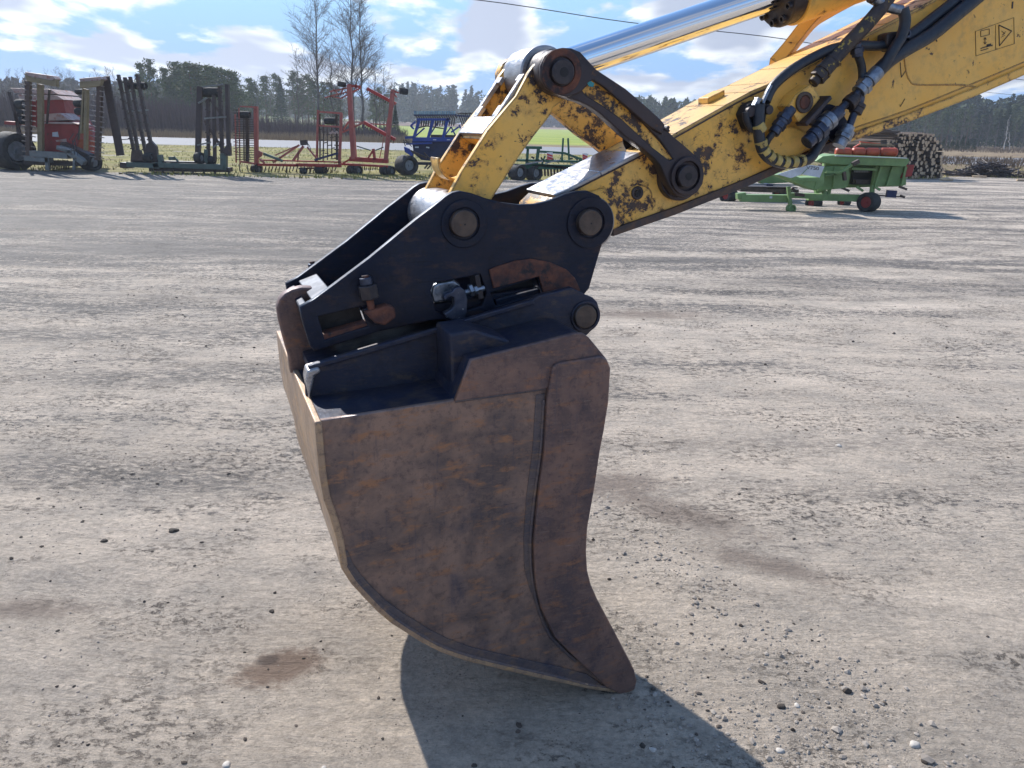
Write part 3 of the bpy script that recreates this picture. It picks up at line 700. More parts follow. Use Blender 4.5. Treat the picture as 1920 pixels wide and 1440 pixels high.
# leafless brush beyond the road
def stems(name, xr, yr, n, hfun, mat, label, seed, w=.035, cat='brush'):
    g = np.random.default_rng(seed); x = g.uniform(*xr, n); y = g.uniform(*yr, n); z = terrain_z(x, y) - .05
    keep = fbm(x * .25, y * .25, seed, 2) > -.42; x, y, z = x[keep], y[keep], z[keep]; n = len(x)
    h = hfun(x, y) * g.uniform(.45, 1.08, n) * (1 + .22 * fbm(x * .6, y * .3, seed + 3, 2)); az = g.uniform(0, 6.28, n); lx = g.normal(size=n) * .16 * h; ly = g.normal(size=n) * .16 * h
    base = np.stack([x, y, z], 1); tip = base + np.stack([lx, ly, h], 1); wv = np.stack([np.cos(az), np.sin(az) * .5, np.zeros(n)], 1) * (w * g.uniform(.5, 1.2, n))[:, None]
    mid = base * .45 + tip * .55 + g.normal(size=(n, 3)) * .06
    v_ = np.stack([base - wv, base + wv, mid + wv * .6, tip, mid - wv * .6], 1).reshape(-1, 3); i = np.arange(n)[:, None] * 5
    f_ = np.concatenate([i + np.array([[0, 1, 2, 4]]), i + np.array([[4, 2, 3, 3]])])
    v2 = v_; 
    o = bpy.data.meshes.new(name); o.from_pydata(v2.tolist(), [], [tuple(r[:4]) if r[2] != r[3] else tuple(r[:3]) for r in f_.tolist()]); o.materials.append(mat)
    ob = bpy.data.objects.new(name, o); col.objects.link(ob); ob['kind'] = 'stuff'; tag(ob, label, cat); return ob
hb = lambda x, y: np.interp(x, [-80, -48, -34, -27, -24, -12], [4.2, 4.1, 3.8, 2.6, 1.9, 1.5])
stems('brush', (-75, -11.5), (76, 88), 26000, hb, M['brush'], 'dense leafless purple brown brush beyond the road', 31, .045)
stems('dry_grass', (-75, -9), (71, 77), 16000, lambda x, y: .75 + 0 * x, M['straw'], 'dry straw coloured tall grass along the far roadside', 32, .03, 'grass')
stems('dry_grass', (26, 90), (100, 150), 9000, lambda x, y: .5 + 0 * x, M['browngrass'], 'dry brown grass before the forest on the right', 33, .04, 'grass')
stems('dry_grass', (25, 62), (46, 66), 9000, lambda x, y: .34 + 0 * x, M['browngrass'], 'dry brown grass between the log pile and the road', 36, .03, 'grass')
# tufts on the verge
g = np.random.default_rng(77); n = 26000; x = g.uniform(-40, 34, n); y = verge_edge(x) + 1.2 + (61 - verge_edge(x)) * g.uniform(0, 1, n) ** 1.4
k = fbm(x * .5, y * .7, 91, 3) > -.02; x, y = x[k], y[k]; n = len(x); h = g.uniform(.05, .17, n); az = g.uniform(0, 6.28, n); wv = np.stack([np.cos(az), np.sin(az), 0 * az], 1) * .03
bs = np.stack([x, y, 0 * x - .03], 1); tp_ = bs + np.stack([g.normal(size=n) * .05, g.normal(size=n) * .05, h + .03], 1)
np_mesh('grass', np.stack([bs - wv, bs + wv, tp_], 1).reshape(-1, 3), np.arange(3 * n).reshape(-1, 3), M['grass'], False, 'stuff')
tag(bpy.data.objects['grass'], 'short spring grass growing on the rough verge', 'grass')
# ------------------------------------------------------------------ excavator front end
T0 = ground_pt(1175, 1290); AZX = R(21.4)
EX = Thing('excavator', 'worn yellow excavator arm with chrome cylinder rod, hoses and black quick coupler', 'excavator', T0, AZX)
E = EX.P; ER = EX.root
NC0, NC1, FC0, FC1 = .285, .312, .633, .660      # the two coupler side plates
def disc(name, mat, px, py, n0, n1, rpx, T=EX, src=None, root=None, bevel=.003, seg=36):
    src = n0 if src is None else src
    c = T.P(px, py, src); r = T.m(px, py, src, rpx)
    b = MB().cyl((c.x, n0, c.z), (c.x, n1, c.z), r, seg)
    return b.obj(name, mat, root or T.root, bevel=bevel, smooth=True)
def ringd(name, mat, px, py, n0, n1, rpx, ripx, T=EX, src=None, root=None, bevel=.002):
    src = n0 if src is None else src
    c = T.P(px, py, src); k = T.m(px, py, src, 1)
    return MB().ring((c.x, n0, c.z), (c.x, n1, c.z), rpx * k, ripx * k, 36).obj(name, mat, root or T.root, bevel=bevel, smooth=True)

# --- quick coupler
cpl = [(562, 576), (587, 563), (617, 541), (693, 484), (780, 412), (822, 380), (836, 368), (848, 361), (863, 358), (884, 362), (909, 371), (942, 380), (974, 384), (1005, 383),
       (1030, 377), (1061, 365), (1082, 359), (1103, 358), (1124, 367), (1138, 386), (1142, 408), (1138, 432), (1131, 452), (1105, 541), (1096, 552), (990, 575), (870, 602), (815, 600), (710, 622), (590, 659), (582, 650), (566, 598)]
slot1 = [(597, 594), (677, 575), (690, 612), (609, 638)]
slot2 = [(808, 545), (814, 532), (900, 515), (912, 548), (905, 574), (838, 592), (818, 585)]
slot3 = [(920, 549), (1008, 521), (1016, 549), (930, 574)]
cp = plate(EX, 'coupler_side_plate', M['black'], cpl, NC0, NC1, [slot1, slot2, slot3], .004, src=NC0)
farpl = [E(x, y, NC0) for x, y in cpl]
plate(EX, 'coupler_side_plate', M['black'], [tuple(p) for p in farpl], FC0, FC1, [], .004)
# floor of the coupler and the cross plate at its low end
b = MB(); b.prism([E(592, 652, NC0), E(820, 594, NC0), E(1098, 546, NC0), E(1095, 528, NC0), E(818, 575, NC0), E(588, 634, NC0)], NC1, FC0); b.obj('coupler_floor', M['black'], ER, bevel=.003)
b = MB(); p = E(590, 566, NC0); q = E(628, 547, NC0); b.bar((p.x, .472, p.z - .01), (q.x, .472, q.z - .012), .012, FC0 - NC1 - .004); b.obj('coupler_cross_plate', M['black'], ER, bevel=.003)
b = MB(); b.prism([E(566, 584, NC0), E(580, 577, NC0), E(598, 640, NC0), E(586, 648, NC0)], NC1 + .001, FC0 - .001); b.obj('coupler_nose', M['black'], ER, bevel=.004)
for s_ in (slot1, slot3): MB().prism([E(x, y, NC0) for x, y in s_], NC1 + .03, NC1 + .036).obj('slot_backing', M['hole'], ER)
b = MB(); b.bar(E(600, 631, .318), E(690, 607, .318), .020, .05); b.obj('slot_ledge', M['rustpatch'], ER, bevel=.003)
b = MB(); b.bar(E(925, 566, .318), E(1005, 545, .318), .022, .05); b.obj('slot_ledge', M['black'], ER, bevel=.003)
# rusty reinforcement on the right of the plate
plate(EX, 'reinforcing_plate', M['rustpatch'], [(917, 506), (930, 500), (965, 489), (995, 485), (1030, 491), (1062, 505), (1078, 522), (1088, 545), (1018, 548), (1010, 518), (925, 540)], .2765, .2848, [], .002, src=.28)
# pins and welded ring pads
for (x, y, rr) in ((871, 420, 24), (1108, 418, 21.5)):
    ringd('pin_boss', M['black'], x, y, .2795, .2848, 43, rr * 1.18)
    disc('coupler_pin', M['pin'], x, y, .256, .690, rr, src=.256, bevel=.003)
    disc('pin_centre_mark', M['hole'], x + 1, y + 1, .2553, .257, 1.6, bevel=0)
# clamp block, bolts
blk = [(683, 586), (727, 573), (741, 577), (743, 596), (722, 611), (703, 606)]
b = MB(); k = [E(x, y, .245) for x, y in blk]; b.prism(k, .245, .32); b.obj('locking_block', M['rustpatch'], ER, bevel=.006)
b = MB(); k = [E(x, y, .262) for x, y in [(680, 580), (700, 574), (712, 606), (704, 612), (684, 590)]]; b.prism(k, .262, .32); b.obj('locking_block', M['black'], ER, bevel=.004)
def bolt(x, y, n, rn, hn, rw, hw, rs, name='adjuster_bolt'):
    """big hex nut with a collar, standing in the plane of the plate"""
    o = E(x, y, n); ax = (E(x - 8, y - 40, n) - o).normalized(); k = EX.m(x, y, n, 1)
    st = MB().cyl(o - ax * 30 * k, o + ax * (hn + hw + 4) * k, rs * k, 16).obj(name, M['rustpatch'], ER, bevel=.001, smooth=True)
    MB().cyl(o, o + ax * hn * k, rn * k, 6).obj('hex_nut', M['darkpin'], st, bevel=.003)
    MB().cyl(o + ax * hn * k, o + ax * (hn + hw) * k, rw * k, 20).obj('collar', M['fitting'], st, bevel=.002, smooth=True)
bolt(693, 560, .262, 19, 27, 12, 14, 7)
bolt(590, 516, .700, 11, 14, 9, 9, 5)
# shackle and bracket in the middle window
b = MB(); k = [E(x, y, .30) for x, y in [(809, 552), (811, 536), (820, 530), (852, 524), (864, 534), (866, 545), (835, 565), (814, 570)]]; b.prism(k, .30, .345); b.obj('window_bracket', M['silver'], ER, bevel=.008, seg=3)
b = MB(); hk = [(832, 557), (836, 551), (848, 547), (852, 541), (862, 537), (873, 545), (877, 562), (876, 582), (871, 602), (858, 604), (838, 596), (834, 588), (845, 582), (853, 572), (851, 558), (843, 556), (838, 562), (832, 562)]
plate(EX, 'latch_hook', M['fitting'], hk, .250, .278, [], .003)
b = MB()
for x in (880, 889): b.cyl(E(x, 545, .275), E(x + 6, 543, .275), .019 if x < 885 else .013, 6)
b.cyl(E(868, 549, .275), E(908, 540, .275), .008, 12); b.obj('latch_bolt', M['silver'], ER, bevel=.001)
b = MB(); k = [E(x, y, .27) for x, y in [(890, 517), (899, 514), (908, 560), (898, 563)]]; b.prism(k, .27, .33); b.obj('latch_guide', M['darkpin'], ER, bevel=.003)

# --- stick
sk_top = [(1046, 367), (1124, 328), (1207, 285), (1263, 255), (1357, 202), (1403, 177), (1443, 160), (1507, 128), (1560, 101), (1613, 73), (1660, 49), (1707, 25), (1750, 2), (1850, -52), (2060, -165), (2350, -320)]
sk_bot = [(2350, -70), (2050, 72), (1920, 128), (1833, 166), (1697, 219), (1588, 256), (1460, 312), (1397, 340), (1265, 392), (1150, 432), (1108, 462), (1060, 462), (1020, 425), (1022, 390)]
SN0, SN1 = .36, .575
st = plate(EX, 'stick', M['stick'], sk_top + sk_bot, SN0, SN1, [], .007)
bt = sk_bot[:10]
k = [(x, y - 3) for x, y in bt] + [(x, y + 11 + (x - 1150) * .003) for x, y in bt[::-1]]
plate(EX, 'bottom_flange', M['flange'], k, SN0 - .012, SN1 + .012, [], .002)
tp = sk_top[:-1]
b = MB()
k = [E(x, y, SN0) for x, y in [(1040, 371), (1124, 328), (1196, 291)]]
for a, c in zip(k[:-1], k[1:]): b.bar((a.x, .4675, a.z + .004), (c.x, .4675, c.z + .004), .012, .232)
b.obj('top_wear_plate', M['bare'], ER, bevel=.003)
k = [E(x, y, SN0) for x, y in [(1196, 291), (1263, 255), (1357, 202), (1403, 177), (1443, 160), (1507, 128), (1560, 101), (1613, 73), (1660, 49), (1707, 25), (1750, 2), (1850, -52), (2060, -165)]]
b = MB()
for a, c in zip(k[:-1], k[1:]): b.bar((a.x, .4675, a.z + .003), (c.x + .002, .4675, c.z + .003), .010, .228)
b.obj('top_plate', M['topplate'], ER)
b = MB(); b.tube([E(x, y + 3, SN0 - .0005) for x, y in [(1046, 367), (1124, 328), (1207, 285), (1263, 255), (1357, 202), (1403, 177), (1443, 160)]], .005, 6, 3); b.obj('top_edge_weld', M['idler'], ER, smooth=True)
disc('stick_tip_boss', M['bare'], 1108, 419, .335, .605, 45, src=.335, bevel=.006)
plate(EX, 'tip_doubler', M['stick'], [(1095, 362), (1136, 352), (1150, 372), (1160, 395), (1167, 416), (1163, 424), (1140, 436), (1110, 450)], .347, .3605, [], .003)
ringd('grease_port_ring', M['darkpin'], 1196, 362, .354, .3605, 11, 5.5)
disc('grease_port', M['hole'], 1196, 362, .356, .362, 5, bevel=0)
b = MB(); k = [E(1330, 196, .45), E(1361, 181, .45), E(1361, 168, .45), E(1330, 183, .45)]; b.prism(k, .455, .515); b.obj('stop_block', M['block'], ER, bevel=.003)
MB().ring(E(1176, 270, .44), E(1222, 248, .44), EX.m(1176, 270, .44, 14.5), EX.m(1176, 270, .44, 12.5)).obj('stop_tube', M['darkpin'], ER, bevel=.001, smooth=True)
# weld seams of the side plate
def px_tube(name, mat, pts, n, r, seg=8, sm=4, root=None, **kw):
    pp = [E(p[0], p[1], p[2] if len(p) > 2 else n) for p in pts]
    return MB().tube(pp, r, seg, sm, **kw).obj(name, mat, root or ER, smooth=True)
px_tube('weld_seam', M['yellow'], [(1694, 95), (1698, 130), (1705, 150), (1722, 159), (1800, 159), (1838, 165)], SN0, .0032, 6)
px_tube('weld_seam', M['yellow'], [(1460, 300), (1588, 245), (1697, 208), (1833, 153), (1930, 112), (2050, 60)], SN0, .0030, 6)
px_tube('weld_seam', M['stick'], [(1195, 345), (1215, 352), (1222, 368), (1212, 388)], SN0, .0025, 6)
# raised casting around the valve
plate(EX, 'side_bulge', M['stick'], [(1432, 258), (1460, 236), (1492, 238), (1516, 250), (1522, 272), (1500, 292), (1462, 299), (1438, 284)], .345, .3605, [], .005)

# --- idler links (top pin to stick)
idl = [(1052, 90), (1068, 91), (1085, 98), (1115, 131), (1170, 167), (1205, 197), (1235, 224), (1243, 234), (1263, 256), (1285, 274), (1304, 291), (1316, 307), (1321, 327), (1318, 345), (1308, 361), (1294, 370), (1283, 372), (1268, 366), (1257, 351),
       (1247, 330), (1238, 310), (1228, 298), (1207, 280), (1172, 255), (1140, 226), (1128, 215), (1110, 202), (1087, 191), (1060, 183), (1040, 177), (1021, 166), (1011, 147), (1010, 125), (1018, 106), (1033, 94)]
groove = [(1104, 146), (1118, 150), (1160, 187), (1205, 228), (1240, 266), (1264, 298), (1256, 301), (1222, 275), (1165, 222), (1128, 196), (1098, 178), (1092, 168)]
upper = [(1052, 90), (1068, 91), (1085, 98), (1115, 131), (1170, 167), (1205, 197), (1235, 224), (1243, 234), (1238, 252), (1212, 236), (1170, 199), (1128, 163), (1108, 150), (1100, 158), (1085, 174), (1060, 183), (1040, 177), (1021, 166), (1011, 147), (1010, 125), (1018, 106), (1033, 94)]
IA, IB = .292, .334
pr = plate(EX, 'idler_link', M['idler'], idl, IA, IB, [groove], .004, src=IA)
plate(EX, 'idler_web', M['idler_web'], [(1094, 140), (1122, 144), (1164, 181), (1209, 222), (1246, 262), (1274, 298), (1256, 309), (1217, 279), (1160, 226), (1122, 199), (1090, 182)], IA + .012, IB - .004, [], .002, src=IA)
plate(EX, 'idler_rib', M['idler'], upper, IA - .013, IA + .003, [], .004, src=IA)
plate(EX, 'idler_link', M['stick'], [tuple(E(x, y, IA)) for x, y in idl], .605, .648, [], .004)
ringd('idler_eye', M['rustpatch'], 1054, 134, IA - .019, IA - .012, 37, 24)
disc('idler_pin', M['darkpin'], 1057, 135, IA - .030, .665, 21, src=IA - .030)
disc('pin_bore', M['hole'], 1058, 135, IA - .0308, IA - .028, 8, bevel=0)
ringd('idler_eye', M['idler'], 1290, 330, IA - .010, IA + .002, 30, 23)
disc('idler_boss', M['idler'], 1278, 331, IB - .001, SN0 + .002, 38, src=IB)
disc('idler_pin', M['darkpin'], 1291, 331, IA - .024, .665, 17.5, src=IA - .024)
disc('pin_bore', M['hole'], 1292, 331, IA - .0248, IA - .022, 6, bevel=0)
b = MB(); b.bar(E(1246, 246, IA + .01), E(1250, 236, IA + .01), .010, .03); b.bar(E(1240, 240, IA + .01), E(1252, 246, IA + .01), .006, .03); b.obj('lug', M['idler'], ER, bevel=.003)
b = MB(); c = E(1107, 158, IA - .003); b.prism([E(1101, 156, .279), E(1107, 152, .279), E(1114, 156, .279), (E(1112, 163, .279)), E(1104, 162, .279)], .2775, .2792); b.obj('paint_fleck', M['teal'], ER)

# --- bucket link: two cheeks, web, cross plate
lk = [(843, 364), (865, 322), (915, 244), (968, 180), (992, 136), (1012, 108), (1040, 96), (1080, 110), (1090, 150), (1072, 178), (1046, 196), (1037, 202), (1034, 213), (1013, 240), (988, 273), (963, 309), (936, 352), (915, 384), (900, 430), (868, 455), (835, 440), (826, 405)]
LN0, LN1, LF0, LF1 = .338, .362, .578, .602
plate(EX, 'link_cheek', M['link'], lk, LN0, LN1, [], .0025)
plate(EX, 'link_cheek', M['link'], [tuple(E(x, y, LN0)) for x, y in lk], LF0, LF1, [], .0025)
A_, B_ = E(905, 385, LN0), E(1020, 212, LN0)
b = MB(); b.bar((A_.x, .47, A_.z), (B_.x, .47, B_.z), .014, .214); b.obj('link_web', M['yellow'], ER)
A_, B_ = E(912, 254, LN0), E(938, 221, LN0)
b = MB(); b.bar((A_.x, .47, A_.z), (B_.x, .47, B_.z), .014, .214); 
A_, B_ = E(938, 222, LN0), E(992, 140, LN0)
for n in (.372, .568): b.bar((A_.x, n, A_.z), (B_.x, n, B_.z), .014, .020)
for n in (.392, .548):
    A2 = A_.lerp(B_, .02); B2 = A_.lerp(B_, .28); b.bar((A2.x, n, A2.z), (B2.x, n, B2.z), .0135, .022)
    A2 = A_.lerp(B_, .85); B2 = A_.lerp(B_, 1.0); b.bar((A2.x, n, A2.z), (B2.x, n, B2.z), .0135, .022)
b.obj('link_cross_plate', M['bare'], ER, bevel=.002)
A_ = E(912, 254, LN0); b = MB(); b.bar((A_.x + .005, .47, A_.z - .005), (A_.x + .065, .47, A_.z - .035), .012, .214); b.obj('link_bulkhead', M['link'], ER)
disc('rod_eye', M['bare'], 1052, 134, .400, .545, 47, src=IA, bevel=.005)
disc('link_top_sleeve', M['darkpin'], 1052, 134, .335, .603, 38, src=IA, bevel=.003)
disc('link_foot_sleeve', M['bare'], 871, 420, .32, .628, 50, src=NC0, bevel=.006)
# half ring welded to the link, and its grease bolt
c = E(862, 302, .40); k = EX.m(862, 302, .40, 1); b = MB(); vs = []
for i in range(19):
    t = R(172 + i * 9.2); 
    for rr, n in ((37, .42), (37, .50), (32, .50), (32, .42)): vs.append((c.x + math.cos(t) * rr * k, n, c.z + math.sin(t) * rr * k))
b.add(vs, [(i * 4 + j, i * 4 + (j + 1) % 4, i * 4 + 4 + (j + 1) % 4, i * 4 + 4 + j) for i in range(18) for j in range(4)] + [(0, 1, 2, 3), (75, 74, 73, 72)])
b.obj('half_ring_guide', M['link'], ER, bevel=.002, smooth=True)
disc('grease_bolt', M['pin'], 888, 277, .560, .579, 7, bevel=.002)

# --- bucket cylinder: rod, gland, barrel
c0 = E(1055, 134, IA); rc = Vector((c0.x, .4725, c0.z)); far = E(1478, -18, .4725); ax = (far - rc).normalized()
g0 = E(1452, -8, .4725); Lg = (g0 - rc).dot(ax)
kr = EX.m(1240, 63, .4725, 1)
MB().cyl(rc, rc + ax * (Lg + .1), kr * 25, 64).obj('cylinder_rod', M['chrome'], ER, smooth=True)
kg = EX.m(1478, -18, .4725, 1)
gl = MB().cyl(rc + ax * Lg, rc + ax * (Lg + .055), kg * 48, 40).obj('cylinder_gland', M['darkpin'], ER, bevel=.006, smooth=True)
e1 = ax.cross(Vector((0, 1, 0))).normalized(); e2 = ax.cross(e1)
for i in range(10):
    t = 2 * math.pi * (i + .3) / 10; q = rc + ax * (Lg - .014) + (e1 * math.cos(t) + e2 * math.sin(t)) * kg * 39
    MB().ring(q, q + ax * .02, .0125, .007, 14).obj('socket_bolt', M['darkpin'], gl, smooth=True)
MB().cyl(rc + ax * (Lg + .055), rc + ax * (Lg + 1.6), kg * 52, 48).obj('cylinder_barrel', M['yellow'], ER, bevel=.004, smooth=True)
# guard bar behind
px_tube('guard_bar', M['yellow'], [(1452, 122), (1478, 92), (1520, 40), (1552, 18), (1600, -8), (1680, -50)], .60, EX.m(1500, 70, .6, 13), 4, 4)

# --- hydraulics on the near side of the stick
px_tube('steel_tube', M['oldtube'], [(1680, -25, .30), (1657, 8, .30), (1625, 46, .30), (1590, 82, .305), (1572, 102, .31)], .30, EX.m(1600, 70, .3, 10.5), 16, 3)
def fit(x1, y1, x2, y2, n, segs, name, mat, nh=None):
    """stepped fitting along a line, segs = (t0, t1, radius px, sides)"""
    a, c = E(x1, y1, n), E(x2, y2, nh or n); k = EX.m(x1, y1, n, 1); b = MB(); out = None
    for t0, t1, r, sd in segs: b.cyl(a.lerp(c, t0), a.lerp(c, t1), r * k, sd)
    return b.obj(name, mat, ER, bevel=.0012, smooth=True)
fit(1577, 96, 1524, 156, .31, [(0, .28, 10.5, 18), (.28, .34, 12, 18), (.34, .62, 11.5, 18), (.6, .66, 13, 18), (.66, .86, 12.5, 6), (.86, 1, 8, 18)], 'tube_fitting', M['oldtube'])
b = MB(); b.prism([E(x, y, .30) for x, y in [(1480, 199), (1494, 178), (1523, 157), (1532, 168), (1541, 184), (1518, 213), (1500, 230)]], .305, .365); b.obj('valve_block', M['block'], ER, bevel=.004)
ringd('valve_plug', M['pin'], 1510, 192, .296, .305, 15.5, 10)
disc('valve_plug_core', M['rustpatch'], 1510, 192, .300, .306, 10)
b = MB(); b.bar(E(1549, 182, .30), E(1502, 234, .30), .014, .05); b.bar(E(1533, 192, .315), E(1524, 226, .315), .02, .04); b.obj('mounting_bar', M['idler'], ER, bevel=.003)
disc('mounting_bolt', M['pin'], 1528, 224, .296, .315, 9); disc('mounting_bolt', M['darkpin'], 1548, 209, .33, .35, 6)
fit(1484, 203, 1450, 250, .315, [(0, .3, 9, 16), (.3, .48, 12, 6), (.48, .6, 10, 16), (.6, .78, 11, 6), (.78, 1, 9, 16)], 'hose_fitting', M['fitting'])
px_tube('short_hose', M['rubber'], [(1452, 247, .315), (1440, 262, .32), (1432, 280, .33)], .32, .011, 12)
plate(EX, 'coupling_bracket', M['black'], [(1535, 202), (1557, 195), (1573, 200), (1601, 246), (1590, 250), (1568, 267), (1556, 262), (1552, 248), (1538, 226)], .330, .352, [], .003)
fit(1575, 208, 1512, 268, .285, [(0, .42, 10, 20), (.42, .5, 11.5, 20), (.5, .66, 14, 6), (.66, .72, 11, 20), (.72, .82, 12.5, 20), (.82, 1, 10.5, 20)], 'quick_coupling', M['fitting'])
fit(1558, 222, 1540, 238, .285, [(0, .5, 14.3, 20), (.5, 1, 13, 20)], 'coupling_sleeve', M['silver'])
fit(1592, 236, 1572, 274, .300, [(0, .2, 9, 20), (.2, .45, 12, 20), (.45, .62, 13, 6), (.62, .7, 10, 20), (.7, 1, 10, 20)], 'quick_coupling', M['silver'])
px_tube('hose_elbow', M['fitting'], [(1614, 168, .295), (1598, 184, .30), (1580, 200, .305), (1576, 208, .30)], .3, .0125, 14)
px_tube('hose_elbow', M['fitting'], [(1615, 170, .295), (1613, 190, .297), (1601, 214, .30), (1592, 238, .30)], .3, .0120, 14)
fit(1604, 182, 1590, 196, .298, [(0, .4, 10, 18), (.4, 1, 11.3, 18)], 'elbow_collar', M['darkpin'])
fit(1611, 194, 1603, 212, .298, [(0, .4, 10.5, 18), (.4, 1, 9.8, 18)], 'elbow_collar', M['darkpin'])
fit(1646, 134, 1617, 164, .295, [(0, .62, 11, 20), (.62, 1, 9, 20)], 'hose_sleeve', M['silver'])
fit(1624, 157, 1609, 173, .295, [(0, .5, 13, 6), (.5, 1, 11, 20)], 'hex_nut', M['silver'])
# hoses
px_tube('hydraulic_hose', M['rubber'], [(1860, -28, .29), (1790, 30, .29), (1745, 66, .29), (1700, 92, .288), (1668, 113, .29), (1643, 137, .295)], .29, EX.m(1700, 90, .29, 10), 14, 5)
px_tube('hydraulic_hose', M['rubber'], [(1815, -30, .32), (1792, 0, .32), (1752, 32, .32), (1716, 60, .315), (1696, 72, .31)], .32, EX.m(1750, 30, .32, 8), 14, 5)
px_tube('hydraulic_hose', M['rubber'], [(1693, 16, .285), (1697, 40, .28), (1690, 68, .28), (1672, 98, .28), (1658, 122, .285), (1645, 136, .292)], .28, EX.m(1690, 50, .28, 8), 14, 5)
px_tube('hydraulic_hose', M['rubber'], [(1696, 78, .315), (1672, 84, .318), (1640, 86, .32), (1600, 85, .322), (1560, 92, .325), (1520, 110, .325), (1482, 133, .32), (1450, 162, .315), (1436, 190, .31)], .32, EX.m(1500, 120, .32, 7.5), 14, 5)
px_tube('bare_hose_end', M['silver'], [(1446, 160, .304), (1437, 178, .302), (1431, 194, .30)], .30, .005, 10)
px_tube('steel_pipe', M['silver'], [(1640, -2, .30), (1668, 14, .295), (1690, 19, .288)], .29, EX.m(1670, 12, .29, 7), 14, 3)
px_tube('pipe_end', M['oldtube'], [(1632, -6, .31), (1650, 4, .305)], .3, EX.m(1640, 0, .3, 8), 14, 1)
fit(1606, 82, 1608, 106, .305, [(0, .3, 7, 12), (.3, .75, 10, 6), (.75, 1, 8, 16)], 'hose_fitting', M['fitting'])
px_tube('short_hose', M['rubber'], [(1609, 104, .31), (1615, 122, .315), (1617, 140, .315), (1616, 156, .305)], .31, EX.m(1615, 130, .31, 6), 12, 4)
b = MB(); b.prism([E(x, y, .275) for x, y in [(1675, 62), (1686, 58), (1708, 56), (1711, 74), (1700, 88), (1684, 96), (1674, 84)]], .30, .345); b.obj('hose_clamp', M['darkpin'], ER, bevel=.006)
ringd('clamp_bolt', M['fitting'], 1703, 63, .268, .30, 6, 3)
# clamp and wrapped hose at the left end
b = MB(); b.prism([E(x, y, .315) for x, y in [(1394, 214), (1404, 196), (1420, 188), (1446, 192), (1450, 206), (1440, 214), (1437, 236), (1420, 246), (1404, 242)]], .318, .362); b.obj('hose_clamp', M['hole'], ER, bevel=.008, seg=3)
b = MB(); b.bar(E(1414, 200, .31), E(1422, 184, .31), .014, .02); b.bar(E(1417, 185, .31), E(1426, 187, .31), .007, .02); b.obj('clamp_tab', M['silver'], ER, bevel=.002)
disc('clamp_bolt', M['darkpin'], 1444, 206, .292, .318, 7); disc('clamp_bolt', M['idler'], 1410, 210, .300, .318, 8)
px_tube('short_hose', M['rubber'], [(1398, 210, .31), (1400, 226, .31), (1408, 240, .315), (1420, 246, .325)], .31, .011, 12)
wr = [(1424, 196, .305), (1422, 230, .30), (1424, 260, .30), (1431, 284, .30), (1448, 300, .302), (1472, 306, .305), (1498, 304, .308), (1519, 296, .31), (1532, 276, .315), (1546, 254, .32)]
px_tube('wrapped_hose', M['rubber'], wr, .3, EX.m(1450, 290, .3, 8.5), 16, 5)
# the spiral wrap: bands of yellow cuff round the hose
cen = [E(*w) for w in wr[2:8]]; pts = []
for i in range(len(cen) - 1):
    for k in range(8): pts.append(cen[i].lerp(cen[i + 1], k / 8))
for i in range(2, len(pts) - 3, 5):
    a, c = pts[i], pts[i + 3]; d = (c - a)
    MB().cyl(a + Vector((0, 0, .003)), c, EX.m(1450, 290, .3, 10.0), 16, EX.m(1450, 290, .3, 9.2)).obj('wrap_band', M['wrap'], ER, smooth=True)
MB().cyl(E(1420, 232, .30), E(1427, 246, .30), EX.m(1450, 290, .3, 9.6), 16).obj('wrap_band', M['wrap'], ER, smooth=True)
# warning decal
b = MB(); dn = SN0 - .0012
def ln(pts, w=.0022, close=False, b=b):
    pts = list(pts) + ([pts[0]] if close else [])
    for (x1, y1), (x2, y2) in zip(pts[:-1], pts[1:]): b.bar(E(x1, y1, dn), E(x2, y2, dn), w, .0012)
ln([(1829, 59), (1901, 33), (1902, 82), (1830, 105)], .0011, True); ln([(1867, 47), (1867, 94)], .0009)
ln([(1839, 58), (1855, 54), (1855, 65), (1839, 69)], .0016, True)
ln([(1847, 71), (1847, 82)], .0018); ln([(1844.5, 74), (1847, 70), (1849.5, 74)], .0014); ln([(1844.5, 79), (1847, 83), (1849.5, 79)], .0014)
ln([(1873, 47), (1897, 58), (1874, 86)], .0030, True); ln([(1878, 58), (1884, 63), (1879, 66), (1886, 59)], .0010); ln([(1877, 70), (1884, 66)], .001)
ln([(1839, 91), (1853, 86)], .0028); ln([(1839, 95), (1853, 91)], .0024); ln([(1850, 86), (1858, 84)], .009); ln([(1859, 85.5), (1861, 85)], .005)
b.obj('warning_decal', M['decal'], ER)
for q, w_ in (([(1688, 117), (1690, 145), (1700, 130)], .0022), ([(1752, 67), (1757, 78)], .0040), ([(1899, 3), (1898, 16)], .006), ([(1688, 200), (1697, 185)], .0018)):
    b = MB(); ln(q, w_, b=b); b.obj('paint_scratch', M['idler'], ER)

# ------------------------------------------------------------------ bucket
BK = Thing('excavator_bucket', 'rusty brown excavator bucket with dark scuffed top standing on the gravel below the arm', 'bucket', T0, AZX)
K = BK.P; BR = BK.root; BW = .95
side = [(590, 792), (720, 772), (854, 751), (1030, 726), (1132, 700), (1137, 753), (1129, 803), (1121, 845), (1112, 907), (1098, 987), (1096, 1030), (1098, 1066), (1105, 1093), (1117, 1120), (1150, 1182), (1176, 1232), (1186, 1252), (1190, 1272), (1187, 1287), (1176, 1295), (1160, 1298),
        (1104, 1289), (1042, 1276), (958, 1257), (875, 1237), (830, 1222), (792, 1203), (733, 1166), (708, 1144), (683, 1118), (660, 1092), (642, 1064), (633, 1012), (620, 968), (608, 935), (600, 887)]
plate(BK, 'side_plate', M['bucket'], side, .004, .022, [], .003, src=0)
plate(BK, 'side_plate', M['bucket'], [tuple(K(x, y, 0)) for x, y in side], BW - .022, BW - .004, [], .003)
